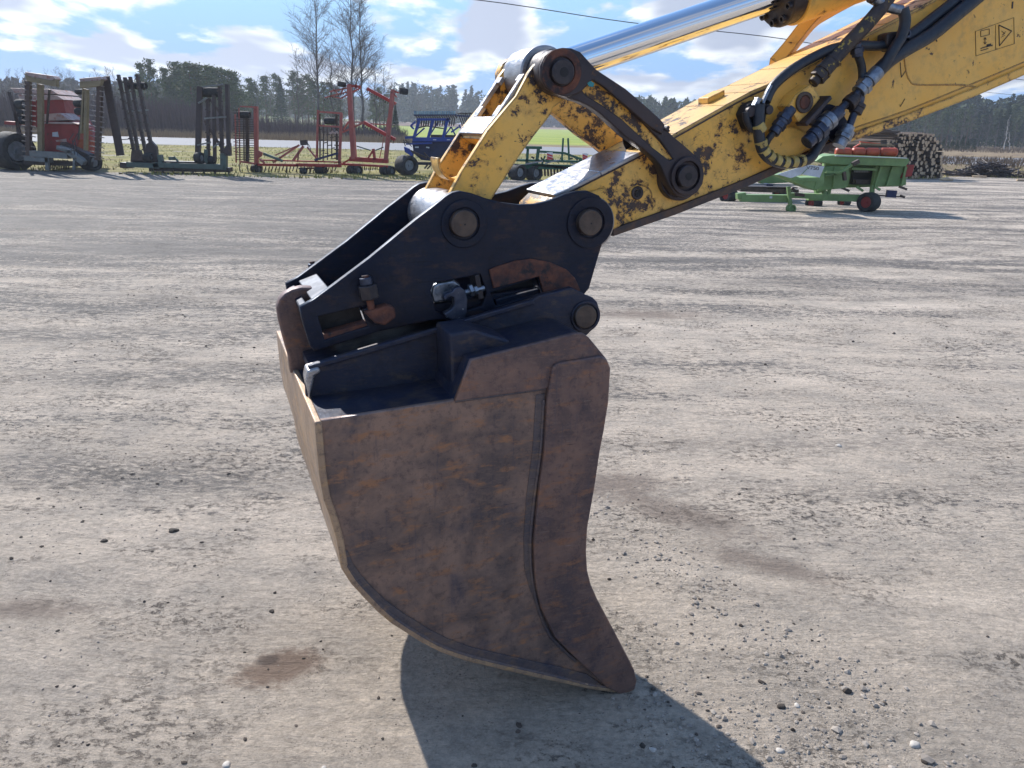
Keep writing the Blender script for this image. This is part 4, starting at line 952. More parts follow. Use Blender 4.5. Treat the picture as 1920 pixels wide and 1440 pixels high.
ups = [(852, 751), (882, 674), (1076, 624), (1092, 624), (1103, 632), (1122, 655), (1136, 672), (1139, 700), (1110, 716), (1030, 727)]
plate(BK, 'upper_side_plate', M['bucket_wear'], ups, -.005, .010, [], .003, src=0)
plate(BK, 'upper_side_plate', M['bucket_wear'], [tuple(K(x, y, 0)) for x, y in ups], BW - .010, BW + .005, [], .003)
wear = [(1023, 745), (1029, 705), (1032, 688), (1038, 680), (1047, 677), (1080, 672), (1113, 666), (1122, 665), (1134, 671), (1141, 688), (1137, 753), (1129, 803), (1121, 845), (1112, 907), (1098, 987), (1096, 1030), (1098, 1066), (1105, 1093), (1117, 1120), (1150, 1182), (1176, 1232), (1186, 1252), (1190, 1272), (1187, 1287), (1176, 1295),
        (1160, 1298), (1133, 1284), (1083, 1237), (1037, 1191), (1012, 1137), (1003, 1100), (1000, 1074), (998, 1012), (1006, 928), (1017, 845)]
plate(BK, 'side_cutter', M['bucket_wear'], wear, -.014, .003, [], .005, src=0)
plate(BK, 'side_cutter', M['bucket_wear'], [tuple(K(x, y, 0)) for x, y in wear], BW - .003, BW + .014, [], .005)
# rolled shell: outer path, thickened inwards
path = [(1176, 1296), (1160, 1299), (1104, 1291), (1042, 1278), (958, 1259), (875, 1239), (828, 1223), (792, 1205), (733, 1168), (707, 1146), (682, 1120), (658, 1094), (640, 1066), (631, 1012), (618, 968), (606, 935), (598, 887), (589, 791)]
pl = [K(x, y, 0) for x, y in path]
def thicken(pl, t):
    inn = []
    for i, p in enumerate(pl):
        a = (pl[min(i + 1, len(pl) - 1)] - pl[max(i - 1, 0)]).normalized(); inn.append(p + Vector((a.z, 0, -a.x)) * t)
    return inn
inn = thicken(pl, .018)
def sheet(name, mat, pl, inn, n0, n1, bevel=.004):
    k = len(pl); b = MB(); vs = []
    for q in (pl, inn):
        for n in (n0, n1): vs += [(p.x, n, p.z) for p in q]
    fs = []
    for i in range(k - 1):
        fs += [(i, i + 1, k + i + 1, k + i), (2 * k + i, 3 * k + i, 3 * k + i + 1, 2 * k + i + 1), (i, 2 * k + i, 2 * k + i + 1, i + 1), (k + i, k + i + 1, 3 * k + i + 1, 3 * k + i)]
    fs += [(0, k, 3 * k, 2 * k), (k - 1, 3 * k - 1, 4 * k - 1, 2 * k - 1)]
    b.add(vs, fs); return b.obj(name, mat, BR, bevel=bevel, smooth=True)
cen_ = K(850, 1000, 0)
if (inn[5] - cen_).length > (pl[5] - cen_).length: inn = thicken(pl, -.018)
sheet('bucket_shell', M['bucket_shell'], pl, inn, -.004, BW + .004)
bandl = [(1150, 1299), (1104, 1290), (1042, 1277), (958, 1258), (875, 1238), (830, 1223), (792, 1204), (733, 1167), (708, 1145), (683, 1119), (660, 1093), (643, 1064), (636, 1030), (652, 1034), (662, 1058), (680, 1082), (702, 1106), (726, 1128), (750, 1146), (804, 1180), (840, 1198), (884, 1214), (962, 1232), (1046, 1250), (1100, 1264)]
plate(BK, 'lower_edge_strip', M['rim'], bandl, -.001, .005, [], .001, src=0)
plate(BK, 'seam_strip', M['rim'], [(1022, 738), (1016, 845), (1005, 928), (997, 1012), (999, 1074), (1008, 1110), (996, 1112), (984, 1070), (982, 1012), (988, 928), (999, 845), (1006, 741)], .0015, .005, [], .001, src=0)
# rim bead that runs along the lower edge of the side
rim = [K(x, y, 0) for x, y in [(1150, 1290), (1100, 1283), (1040, 1268), (958, 1249), (877, 1229), (830, 1213), (795, 1195), (738, 1158), (690, 1112), (667, 1086), (651, 1060)]]
b = MB(); b.tube([(p.x, .003, p.z) for p in rim], .0075, 8, 4); b.obj('rim_weld', M['rim'], BR, smooth=True)
b = MB(); b.tube([(p.x, .003, p.z) for p in [K(x, y, 0) for x, y in [(646, 1050), (640, 1012), (626, 964), (614, 930), (607, 885), (600, 800)]]], .005, 8, 4); b.obj('rim_weld', M['bucket_wear'], BR, smooth=True)
b = MB(); b.tube([(p.x, .003, p.z) for p in [K(x, y, 0) for x, y in [(1020, 750), (1014, 845), (1003, 928), (995, 1012), (997, 1074), (1009, 1137), (1034, 1194), (1080, 1240)]]], .006, 8, 4); b.obj('cutter_weld', M['rim'], BR, smooth=True)
b = MB(); b.tube([(p.x, .003, p.z) for p in [K(x, y, 0) for x, y in [(854, 753), (940, 741), (1024, 729)]]], .0045, 8, 3); b.obj('cutter_weld', M['rim'], BR, smooth=True)
# top: low deck at the heel, raised deck towards the lip
tpl = [K(x, y, 0) for x, y in [(590, 792), (720, 773), (853, 752), (882, 676), (1076, 626), (1092, 627), (1103, 635), (1122, 657), (1138, 674), (1141, 690), (1139, 720)]]
tin = [p + Vector((.004, 0, -.016)) for p in tpl]; tin[-1] = tpl[-1] + Vector((-.016, 0, 0)); tin[-2] = tpl[-2] + Vector((-.016, 0, -.004)); tin[2] = tpl[2] + Vector((.016, 0, -.014)); tin[3] = tpl[3] + Vector((.014, 0, -.016))
sheet('bucket_deck', M['bucket_top'], tpl, tin, .006, BW - .006, .003)
# cradle walls
cr1 = [(574, 752), (573, 706), (576, 692), (590, 683), (706, 648), (840, 611), (1003, 560), (1009, 555), (1072, 539), (1090, 548), (1099, 553), (1112, 558), (1120, 566), (1125, 582), (1122, 600), (1115, 614), (1101, 629), (1062, 640), (960, 660), (842, 720), (760, 740)]
for n0, n1 in ((.200, .226), (.724, .750)):
    plate(BK, 'cradle_wall', M['bucket_top'], [tuple(K(x, y, .2)) for x, y in cr1], n0, n1, [], .004)
b = MB(); b.prism([K(x, y, .2) for x, y in [(590, 705), (706, 672), (840, 635), (990, 592), (990, 604), (840, 648), (706, 685), (590, 718)]], .226, .724); b.obj('cradle_floor', M['bucket_top'], BR)
b = MB(); b.bar(K(578, 690, .195), K(1000, 565, .195), .016, .018); b.obj('cradle_weld', M['bucket_top'], BR, bevel=.004)
b = MB(); b.prism([K(x, y, .18) for x, y in [(573, 712), (576, 694), (598, 688), (602, 697), (590, 705), (580, 750)]], .176, .24); b.obj('corner_block', M['bare'], BR, bevel=.006, seg=3)
disc('hinge_pin', M['pin'], 1099, 594, .180, .770, 20, T=BK, src=.18)
ringd('hinge_boss', M['bucket_top'], 1099, 594, .193, .2, 27, 21.5, T=BK)
# rounded end plate of the cradle
ep = [(600, 700), (545, 700), (541, 670), (530, 632), (522, 600), (519, 578), (524, 562), (534, 551), (548, 543), (566, 539), (584, 540), (600, 545), (640, 600)]
plate(BK, 'cradle_end_plate', M['bucket_wear'], ep, .455, .50, [], .006, src=.455)
# gusset box beside the cradle
b = MB(); b.prism([K(x, y, .05) for x, y in [(846, 628), (893, 620), (960, 640), (960, 690), (850, 745)]], .06, .2); b.obj('gusset_box', M['bucket_top'], BR, bevel=.008, seg=3)
# ------------------------------------------------------------------ farm machines parked along the far side of the yard
def paint(name, c, rust=(.10, .055, .035), lo=.60, scale=3, rough=.55):
    return surf(name, c, tuple(x * .72 for x in c), scale, rough, 0, .1, spots=rust, spot_scale=7, spot_lo=lo, spot_hi=lo + .08)
M['red'] = paint('faded_red_paint', (.30, .030, .026)); M['pink'] = paint('sun_bleached_red_paint', (.42, .105, .085))
M['brightred'] = paint('bright_red_paint', (.42, .035, .025)); M['brown'] = paint('brown_rusty_frame', (.085, .050, .038), (.05, .035, .03))
M['tan'] = paint('dull_tan_paint', (.26, .20, .11)); M['darkframe'] = paint('dark_rusty_frame', (.055, .036, .034), (.11, .06, .04))
M['greygreen'] = paint('grey_green_paint', (.09, .125, .105)); M['grey'] = paint('dirty_grey_paint', (.20, .21, .20)); M['blue'] = paint('deep_blue_paint', (.015, .055, .30), (.03, .03, .05), .68)
M['darkblue'] = paint('navy_machine_paint', (.012, .022, .085), (.01, .012, .02), .6); M['dkgreen'] = paint('dark_green_paint', (.012, .10, .055), (.03, .03, .03), .64)  # darkblue: dark navy for the drill body, a ram and small boxes
M['lgreen'] = paint('light_green_paint', (.19, .31, .11), (.10, .16, .05), .66); M['orange'] = paint('orange_red_plastic', (.50, .075, .030), (.32, .08, .05), .58, rough=.5)
M['lidpink'] = paint('pale_and_sunlit_pink', (.46, .33, .29), (.33, .16, .13), .52); M['white'] = paint('white_panel', (.56, .60, .64), (.4, .42, .45), .66)  # lidpink: the paleness of the sunlit lid tops is put into the colour
M['tyre'] = surf('black_tyre_rubber', (.020, .020, .022), (.045, .043, .042), 6, .85, 0, .3)
M['dustytyre'] = surf('dusty_tyre_rubber', (.060, .058, .058), (.030, .030, .032), 4, .9, 0, .3)
M['rimgrey'] = surf('grey_wheel_rim', (.26, .28, .30), (.16, .17, .18), 6, .5, .3, .1)
M['tine'] = surf('dark_spring_steel', (.045, .036, .034), (.10, .07, .055), 9, .5, .4, .1)
M['brighttine'] = surf('pale_worn_tine', (.30, .26, .23), (.14, .11, .10), 9, .45, .4, .1)
M['teal2'] = surf('pale_teal_roller', (.30, .42, .46), (.12, .22, .30), 6, .4, .3, .1)
M['log_end'] = surf('cut_log_end', (.60, .44, .28), (.38, .27, .18), 6, .85, 0, .2); M['log_bark'] = surf('log_bark', (.11, .075, .055), (.06, .045, .038), 6, .9, 0, .5)
M['signred'] = surf('red_sign_stripe', (.55, .03, .04), (.45, .03, .04), 5, .5, 0, 0); M['signwhite'] = surf('white_sign_board', (.72, .70, .70), (.6, .6, .6), 5, .5, 0, 0)

class Mach(Thing):
    def bars(s, name, mat, lst, n=0.0, d=None, sm=False):
        """each bar = (x1, y1, x2, y2, width px[, n]) is one part"""
        for t in lst:
            x1, y1, x2, y2, w = t[:5]; nn = t[5] if len(t) > 5 else n; wm = s.m(x1, y1, nn, w)
            MB().bar(s.P(x1, y1, nn), s.P(x2, y2, nn), wm, d or max(wm, .06)).obj(name, mat, s.root)
    def many(s, name, mat, lst, n=0.0, d=None):
        """small pieces too fine to pick apart: one joined part"""
        b = MB()
        for t in lst:
            x1, y1, x2, y2, w = t[:5]; nn = t[5] if len(t) > 5 else n; wm = s.m(x1, y1, nn, w); b.bar(s.P(x1, y1, nn), s.P(x2, y2, nn), wm, d or wm)
        return b.obj(name, mat, s.root, kind='stuff')
    def poly(s, name, mat, pts, n0, n1, bevel=.01):
        return MB().prism([s.P(x, y, n0) for x, y in pts], n0, n1).obj(name, mat, s.root, bevel=bevel)
    def wheel(s, px, py, rpx, n, w, yaw=0.0, lay=False, rim='rimgrey', tyre='tyre', wpx=None):
        """tyre with shoulder profile and tread blocks, dished rim as a sub-part"""
        c = s.P(px, py, n); r = s.m(px, py, n, rpx); ax = Vector((math.sin(R(yaw)), -math.cos(R(yaw)), 0)) if not lay else Vector((.12, -.1, 1)).normalized()
        ref = Vector((0, 0, 1)) if not lay else Vector((1, 0, 0)); e1 = ax.cross(ref).normalized(); e2 = ax.cross(e1)
        prof = [(.55, -.38), (.66, -.5), (.90, -.5), (.98, -.36), (1, 0), (.98, .36), (.90, .5), (.66, .5), (.55, .38)]; seg = 30; b = MB(); vs = []
        for k in range(seg):
            t = 2 * math.pi * k / seg; dd = e1 * math.cos(t) + e2 * math.sin(t); lug = 1.0 if k % 2 else .965
            for (q, h) in prof: vs.append(c + dd * (r * q * (lug if q > .95 else 1)) + ax * (h * w))
        m_ = len(prof); fs = [(k * m_ + j, k * m_ + j + 1, ((k + 1) % seg) * m_ + j + 1, ((k + 1) % seg) * m_ + j) for k in range(seg) for j in range(m_ - 1)]
        b.add(vs, fs); wo = b.obj('wheel', M[tyre], s.root, smooth=True)
        rb = MB().cyl(c - ax * w * .34, c + ax * w * .34, r * .58, 20, r * .5); rb.cyl(c - ax * w * .42, c + ax * w * .42, r * .16, 10); rb.obj('rim', M[rim], wo, smooth=True); return wo

# ---- red seed drill with folded tine wings, far left
sd = Mach('seed_drill', 'faded red seed drill with two folded upright tine wings, leftmost machine', 'seed drill', ground_pt(100, 320))
sd.poly('hopper', M['red'], [(32, 186), (118, 187), (126, 222), (150, 262), (150, 290), (84, 292), (82, 240), (40, 235)], .9, 2.4)
sd.poly('hopper_lid', M['lidpink'], [(19, 165), (94, 167), (109, 177), (70, 176), (28, 174)], 1.0, 2.4); sd.poly('hopper_lid', M['lidpink'], [(32, 177), (106, 179), (119, 187), (60, 188), (36, 186)], .85, 2.3)
sd.poly('front_hopper', M['red'], [(80, 232), (138, 232), (148, 240), (150, 262), (140, 288), (82, 292)], .3, 1.2)
sd.poly('front_hopper_lid', M['lidpink'], [(82, 214), (112, 212), (130, 225), (82, 227)], .25, 1.2); sd.poly('front_hopper_lid', M['lidpink'], [(82, 228.5), (134, 229), (146, 233), (82, 232)], .2, 1.1)
sd.poly('sticker', M['white'], [(98, 248), (108, 247), (110, 257), (98, 256)], .285, .30, 0); sd.poly('torn_sticker', M['lidpink'], [(104, 263), (124, 260), (125, 267), (106, 266)], .285, .30, 0)
sd.wheel(24, 283, 35.5, .2, .80, 62, rim='rimgrey'); sd.wheel(170, 304, 16, .1, .5, 68, tyre='tyre'); sd.wheel(3, 285, 33, 1.6, .7, 62)
sd.wheel(40, 196, 10, .6, .35, 70); sd.wheel(42, 210, 11, .7, .35, 70); sd.wheel(41, 224, 9, .7, .35, 70); sd.wheel(148, 194, 7, .3, .3, 70); sd.wheel(150, 209, 7, .3, .3, 70); sd.wheel(150, 172, 5, .3, .3, 70)
sd.bars('wing_post', M['brown'], [(53, 152, 54, 302, 8.5), (188, 160, 183, 300, 8.5)], -.35, .16); sd.bars('wing_post', M['tan'], [(76, 158, 77, 284, 8.5), (163, 168, 161, 282, 5), (158, 166, 153, 250, 3)], -.2, .16)
sd.bars('folding_arm', M['darkframe'], [(93, 168, 88, 232, 2.5), (160, 166, 147, 262, 2.5), (17, 172, 38, 252, 4), (29, 210, 34, 250, 3)], 0, .08)
sd.poly('wing_cap', M['lidpink'], [(46, 134.5), (98, 142), (104, 148), (96, 150.5), (50, 142)], -.5, -.1); sd.poly('wing_cap', M['tan'], [(45, 137), (52, 143), (96, 151), (105, 149), (105, 163), (50, 152)], -.55, -.35)
sd.poly('wing_cap', M['lidpink'], [(148, 147), (188, 143.5), (191, 148), (186, 151), (150, 153)], -.5, -.1); sd.poly('wing_cap', M['tan'], [(148, 153), (187, 151), (191, 148), (187, 161), (150, 165)], -.55, -.35)
tl = []
for i in range(15):
    y = 158 + i * 9.6; tl += [(41, y, 49, y + 1.5, 1.6, -.45), (58, y + 1, 67, y + 3, 1.6, -.45), (168, y, 180, y + 2.5, 1.5, -.45), (187, y + 3, 195.5, y + 4.5, 1.6, -.45)]
sd.many('tines', M['brighttine'], tl)
sd.bars('lower_beam', M['grey'], [(50, 296, 96, 300, 9), (60, 288, 130, 292, 11), (110, 276, 136, 284, 7), (130, 284, 160, 306, 9)], -.3, .3); sd.bars('lower_beam', M['darkframe'], [(50, 304, 178, 308, 8), (118, 272, 172, 296, 12)], .1, .4)
sd.bars('hydraulic_ram', M['rimgrey'], [(108, 275, 134, 281, 3.5)], -.6, .08); sd.bars('support_leg', M['grey'], [(88, 296, 90, 319, 6), (140, 296, 139, 319, 4)], -.4, .1)
sd.many('coulters', M['tine'], [(94 + i * 3.3, 300, 96 + i * 3.3, 317, 1.6, .3) for i in range(11)]); sd.many('hoses', M['rubber'], [(136, 262, 140, 290, 1.2, -.5), (140, 262, 146, 292, 1, -.5), (146, 250, 136, 270, 1, -.5), (130, 262, 138, 250, 1, -.5)])
sd.bars('step', M['red'], [(13, 230, 34, 232, 6)], .6, .3)

# ---- dark folded harrow
dh = Mach('folded_harrow', 'dark rusty folded harrow with slanted bars and plank on its left, second machine from left', 'harrow', ground_pt(330, 325))
dh.poly('plank', M['darkframe'], [(190, 144), (204, 142), (232, 291), (218, 292)], -.2, -.12)
dh.bars('slanted_bar', M['darkframe'], [(222, 140, 252, 288, 4.6), (234, 145, 262, 300, 5), (244, 144, 274, 290, 5), (257, 140, 283, 270, 5.5)], 0, .12)
dh.bars('link_rod', M['grey'], [(211, 179, 228, 176.5, 1.5), (226, 262, 262, 259, 1.5), (240, 209, 278, 206, 2.5)], 0)
dh.poly('foot_plate', M['darkframe'], [(274, 270), (283, 264), (293, 275), (296, 304), (272, 300)], -.1, .05); dh.poly('foot_plate', M['brown'], [(246, 283), (262, 281), (270, 305), (244, 305)], -.1, .05)
dh.wheel(243, 160, 7, .2, .25, 80); dh.wheel(263, 161, 7, .2, .4, 80); dh.wheel(279, 295, 8.5, -.1, .28, 80); dh.wheel(374, 296, 10.5, -.2, .25, 75, tyre='tyre'); dh.wheel(395, 300, 8, 0, .3, 80)
dh.bars('base_beam', M['greygreen'], [(240, 308, 300, 311, 9), (290, 309, 420, 313, 9)], -.1, .25); dh.bars('base_beam', M['darkframe'], [(231, 309, 246, 310, 10), (285, 317, 432, 318, 8), (255, 303, 300, 303, 4), (310, 304, 385, 306, 5)], .15, .5)
dh.many('feet', M['darkframe'], [(x, 316, x - 1, 326 + (i % 3), 3.2, -.1) for i, x in enumerate((288, 306, 325, 344, 362, 383, 404, 430))])
dh.bars('upright_bar', M['darkframe'], [(375, 162, 371, 296, 9.5), (390, 184, 391, 298, 5.2), (401, 178, 403, 302, 5.2), (412, 162, 417, 290, 5.8), (426, 158, 429, 292, 6.5)], 0, .12)
dh.bars('cross_bar', M['grey'], [(380, 163, 418, 158, 2.5), (372, 193.5, 388, 183.5, 3), (383, 222, 424, 219, 2.8), (370, 272, 395, 267, 2.5), (399, 277, 411, 268, 2.5)], -.1)
dh.bars('diagonal_brace', M['brown'], [(384, 226, 421, 286, 4), (392, 184, 420, 221, 4)], .05); dh.wheel(396, 173, 9, .15, .62, 84)
dh.bars('green_post', M['greygreen'], [(420, 288, 420, 318, 11), (388, 280, 387, 305, 7), (300, 290, 303, 306, 7)], -.05, .2); dh.poly('side_plate', M['darkframe'], [(424, 272), (431, 268), (432, 292), (420, 292), (419, 280)], -.15, .02)
tk = []
for (x1, y1, x2, y2) in ((222, 140, 252, 288), (234, 145, 262, 300), (244, 144, 274, 290), (257, 140, 283, 270), (390, 184, 391, 298), (412, 162, 417, 290)):
    for i in range(8):
        t = (i + .4) / 8; x = x1 + (x2 - x1) * t; y = y1 + (y2 - y1) * t; tk.append((x - 5.5, y + 2, x, y, 2.2, -.05)); tk.append((x, y + 5, x + 5, y + 5.5, 2.0, -.05))
dh.many('tine_clamps', M['tine'], tk); dh.many('toolbox', M['greygreen'], [(317, 297, 327, 297, 6, -.1), (326, 294, 334, 303, 3, -.1)])
dh.bars('brick_chock', M['brown'], [(224, 324.5, 229, 325, 3)], -1.0, .1)

# ---- faded red low cultivator with upright ends
rc_ = Mach('red_cultivator', 'faded red low cultivator with upright tine racks at both ends beside the dark harrow', 'cultivator', ground_pt(560, 326))
rc_.bars('rack_post', M['pink'], [(480, 200, 481, 308, 7), (596.5, 206, 594, 303, 3), (640, 212, 636.5, 309, 4.2)], 0, .14)
rc_.bars('rack_bar', M['pink'], [(450, 199.5, 484, 201, 2.5), (597, 209.5, 641, 212.5, 3.2), (596, 235, 637, 238, 3.2), (452, 303, 479, 307, 3.4), (441, 214, 443, 305, 2), (448, 202, 450, 308, 1.6)], 0)
rc_.bars('inner_bar', M['brown'], [(457, 222, 458, 305, 2), (464, 222, 464, 303, 6), (600, 214, 600, 300, 2.4), (607, 236, 606, 303, 1.8), (614, 236, 614, 300, 1.6), (622, 236, 622, 298, 1.6), (631, 214, 632, 300, 4)], .1)
rc_.wheel(458, 215, 6.5, .1, .42, 84); rc_.wheel(619, 227, 6.5, .1, .38, 84)
tk = [(441 + (i % 3), 224 + i * 4.4, 478, 224.5 + i * 4.4, 1.3, -.05) for i in range(18)] + [(438, 206 + i * 6, 446, 206 + i * 6, 1.4, .3) for i in range(14)] + [(598 + (i * 7) % 26, 243 + i * 5, 605 + (i * 7) % 26, 242 + i * 5, 1.7, -.05) for i in range(12)] + [(627, 216 + i * 8, 636, 217 + i * 8, 2, -.05) for i in range(11)]
rc_.many('spring_tines', M['tine'], tk); rc_.many('pale_clamps', M['lidpink'], [(618 + i * 4, 249 - (i % 2) * 3, 622 + i * 4, 250, 3, -.1) for i in range(4)])
rc_.bars('frame_beam', M['brightred'], [(484, 308.5, 560, 310, 4.5), (556, 309, 640, 311, 5.5), (490, 300, 640, 304, 2.5)], 0, .14); rc_.bars('frame_beam', M['brown'], [(560, 316, 600, 315, 3)], .4)
rc_.bars('draw_frame', M['pink'], [(561, 272, 513, 304, 3.2), (556, 274, 516, 291, 1.8), (569, 274, 549, 302, 4.0), (576, 276, 594, 297, 2.4), (487, 298, 496, 306, 3), (560, 286, 558, 304, 1.6)], -.2, .1)
rc_.bars('hitch_head', M['darkframe'], [(564, 268, 576, 267, 9)], -.25, .2); rc_.bars('hydraulic_ram', M['greygreen'], [(494, 288, 530, 302, 4.2)], -.3, .1); rc_.bars('hydraulic_ram', M['darkblue'], [(590, 300, 634, 287, 3.6)], -.2, .1)
rc_.poly('end_plate', M['pink'], [(482, 281), (492, 286), (490, 293), (482, 298)], -.05, .05)
rc_.many('hoses', M['rubber'], [(575, 266, 581, 275, 1), (581, 275, 583, 284, 1), (576, 268, 579, 280, 1), (559, 282, 559, 300, .8)], -.3)
rc_.many('ground_tines', M['tine'], [(492 + i * 6.6, 312, 489 + i * 6.6, 321 + (i % 3) * 2, 1.7, (-.2, .2, .5)[i % 3]) for i in range(22)]); rc_.many('legs', M['tine'], [(448, 308, 451, 325, 1.6), (463, 309, 466, 325, 1.6), (538, 312, 538, 327, 2), (581, 312, 581, 326, 2)])
rc_.wheel(481, 317, 9, .1, .3, 70); rc_.wheel(602, 318, 9, .1, .35, 70); rc_.wheel(569, 320, 6, -.2, .2, 70, tyre='dustytyre')

# ---- tall bleached red folded harrow
th_ = Mach('tall_folded_harrow', 'tall bleached red folded harrow with two high posts and small tyres on top', 'harrow', ground_pt(690, 328))
th_.bars('tall_post', M['pink'], [(655, 160, 663, 298, 8), (737, 168, 723.5, 300, 7)], 0, .22)
th_.bars('top_bar', M['brightred'], [(652, 160, 676, 163, 4.5), (668, 158, 668, 166, 2.5), (735, 170, 748, 174, 2.5), (738, 176, 744, 182, 2)], 0, .12)
th_.bars('wing_bar', M['pink'], [(609, 183, 654, 172, 2.4), (618, 180, 640, 184.5, 2), (618, 172, 655, 164, 2.4), (640, 184, 676, 165, 2.6), (625, 167, 636, 178, 2), (645, 164, 638, 178, 2.4)], .3)
th_.bars('wing_bar', M['brightred'], [(689, 166.5, 742, 195, 5.5), (682, 229, 741, 262, 5.5)], .3, .3)
th_.bars('wing_bar', M['pink'], [(642, 248, 682, 230, 3.2), (644, 243, 654, 228, 3), (655, 229, 682, 229, 2), (695, 232, 724, 234, 2.2)], .1)
th_.many('wing_tines', M['tine'], [(690 + i * 4.3, 166 + i * 2.35, 688 + i * 4.3, 174 + i * 2.35, 1.3, .2) for i in range(13)] + [(683 + i * 4.3, 229 + i * 2.4, 681 + i * 4.3, 238 + i * 2.4, 1.3, .2) for i in range(14)] + [(610 + i * 5, 184 - i * 1.3, 608 + i * 5, 188 - i * 1.3, 1.1, .2) for i in range(10)])
th_.wheel(641, 158, 8.5, .1, .16, lay=True); th_.wheel(757, 171, 8.5, .1, .20, lay=True)
th_.bars('base_beam', M['brightred'], [(656, 298, 728, 302, 8), (640, 307.5, 728, 312, 3.6), (700, 279, 703, 300, 4)], 0, .2); th_.bars('base_arm', M['brightred'], [(688, 300, 700, 281, 3), (643, 306, 656, 299, 3)], -.1)
th_.bars('hydraulic_ram', M['greygreen'], [(669, 274, 695, 282, 2), (704, 282, 719, 276, 2)], -.1); th_.bars('stay', M['pink'], [(664, 232, 668.5, 296, 1.6), (730, 210, 712, 296, 1.2)], .2)
for x in (659, 670): th_.wheel(x, 319, 9, 0, .24, 55, tyre='dustytyre')
for x in (721, 732): th_.wheel(x, 320, 9, 0, .24, 55, tyre='dustytyre')
th_.many('ground_tines', M['tine'], [(676 + i * 4, 311, 675 + i * 4, 319, 1, .2) for i in range(11)])

# ---- blue seed drill
bd = Mach('blue_drill', 'deep blue cultivator drill with a row of pale roller discs along its top', 'seed drill', ground_pt(790, 330))
bd.poly('hopper_body', M['darkblue'], [(772, 264), (905, 264), (900, 300), (860, 312), (812, 302), (790, 300), (776, 288)], .2, 1.8); bd.poly('front_apron', M['blue'], [(757, 275), (766, 279), (774, 289), (773, 294), (759, 285)], -.2, .1)
bd.bars('rail', M['blue'], [(774, 261, 900, 262, 7), (760, 258, 778, 257, 4.5), (762, 270, 810, 268, 3)], 0, .2); bd.bars('top_rail', M['blue'], [(782, 224, 842, 224, 4), (838, 222, 842, 228, 5)], 0, .14)
bd.bars('upright', M['blue'], [(786, 226, 776, 258, 5), (812, 226, 803, 258, 5.2), (839, 224, 831, 258, 5.2), (861, 234, 868, 252, 3), (770, 236, 779, 228, 3), (770, 236, 776, 242, 3), (846, 248, 860, 238, 3)], 0, .12)
bd.bars('roller_shaft', M['darkblue'], [(776, 216, 856, 215, 2.5), (856, 217, 905, 219, 2.5)], .1)
for i in range(18): 
    x = 778 + i * 4.35; MB().cyl(bd.P(x, 214.5, -.15), bd.P(x + .3, 208.3, -.15), bd.m(x, 212, 0, 1.8), 10).obj('roller_disc', M['teal2'], bd.root, smooth=True)
bd.many('spring_tines', M['tine'], [(779 + i * 4.35, 216, 783 + i * 4.35, 222, 2.3, .15) for i in range(18)] + [(783 + i * 4.35, 222, 781 + i * 4.35, 236, 2.2, .15) for i in range(17)] + [(860 + i * 4, 214, 868 + i * 4, 238, 2.2, .1) for i in range(10)] + [(858 + i * 4, 213, 866 + i * 4, 212, 1.5, .1) for i in range(9)])
bd.bars('brush_roll', M['tine'], [(808, 255, 866, 256, 5)], .5, .2); bd.many('stickers', M['white'], [(778, 276, 785, 276, 2.4), (799, 276, 805, 277, 2.4), (812, 262, 818, 262, 1.5), (838, 262, 844, 262, 1.5)], -.12, .01)
bd.bars('diagonal_brace', M['blue'], [(776, 258, 796, 240, 2.6), (803, 258, 822, 228, 2.2), (831, 258, 846, 238, 2.4), (846, 238, 856, 258, 2.4)], .5, .08); bd.many('ram_pipes', M['tine'], [(782, 240, 800, 236, 2.5, .3), (800, 236, 836, 242, 2, .3), (770, 283, 800, 296, 4, -.1), (812, 296, 850, 290, 3.5, -.1), (820, 300, 826, 316, 3, .2), (845, 302, 850, 318, 3, .2)])
bd.bars('coulter_arm', M['tine'], [(795, 286, 812, 304, 2.4), (804, 306, 796, 316, 3), (809, 308, 801, 317, 2.5)], -.2); bd.many('hoses', M['rubber'], [(757, 262, 760, 274, 1.6), (760, 262, 772, 275, 1.5), (755, 268, 768, 266, 1.5)], -.2)
bd.wheel(762, 309.5, 18.5, -.1, .6, 40, tyre='dustytyre'); bd.wheel(880, 312, 18, .4, .6, 40, tyre='dustytyre'); bd.bars('axle', M['darkblue'], [(762, 306, 880, 308, 5)], .5, .14)

# ---- dark green disc harrow
gd = Mach('disc_harrow', 'dark green disc harrow with red and white striped warning boards', 'disc harrow', ground_pt(1000, 338))
for x, y, r, n in ((970, 323, 15.5, -.1), (1000, 324, 14.5, .1)): gd.wheel(x, y, r, n, .45, 42, rim='rimgrey')
gd.wheel(1130, 322, 13, .6, .4, 42)
gd.bars('frame_beam', M['dkgreen'], [(975, 312, 1125, 314, 8), (960, 300, 1120, 304, 4), (985, 306, 1110, 320, 5)], .1, .3); gd.bars('frame_beam', M['dkgreen'], [(1010, 284, 1058, 287, 4), (1058, 287, 1102, 303, 4.2), (1104, 303, 1140, 318, 4)], 0, .12)
gd.bars('post', M['dkgreen'], [(1056, 259, 1053.5, 300, 3.4), (1065, 259, 1067, 300, 3.4), (990, 276, 988, 304, 5), (1010, 276, 1006, 306, 6), (1022, 292, 1016, 308, 3)], 0, .1); gd.bars('hitch_box', M['dkgreen'], [(985, 276.5, 1016, 277, 5)], 0, .3)
gd.bars('hydraulic_ram', M['rimgrey'], [(985, 308, 1018, 302, 2.4), (1022, 306, 1050, 300, 2.2), (1070, 306, 1094, 310, 2.2)], -.2); gd.many('fittings', M['tine'], [(996 + i * 9, 294 + (i * 5) % 9, 1002 + i * 9, 297 + (i * 3) % 8, 3.2, .1) for i in range(12)])
gd.many('disc_gang', M['tine'], [(985 + i * 6, 316, 986 + i * 6, 330, 3.5, .4) for i in range(21)], d=.25)
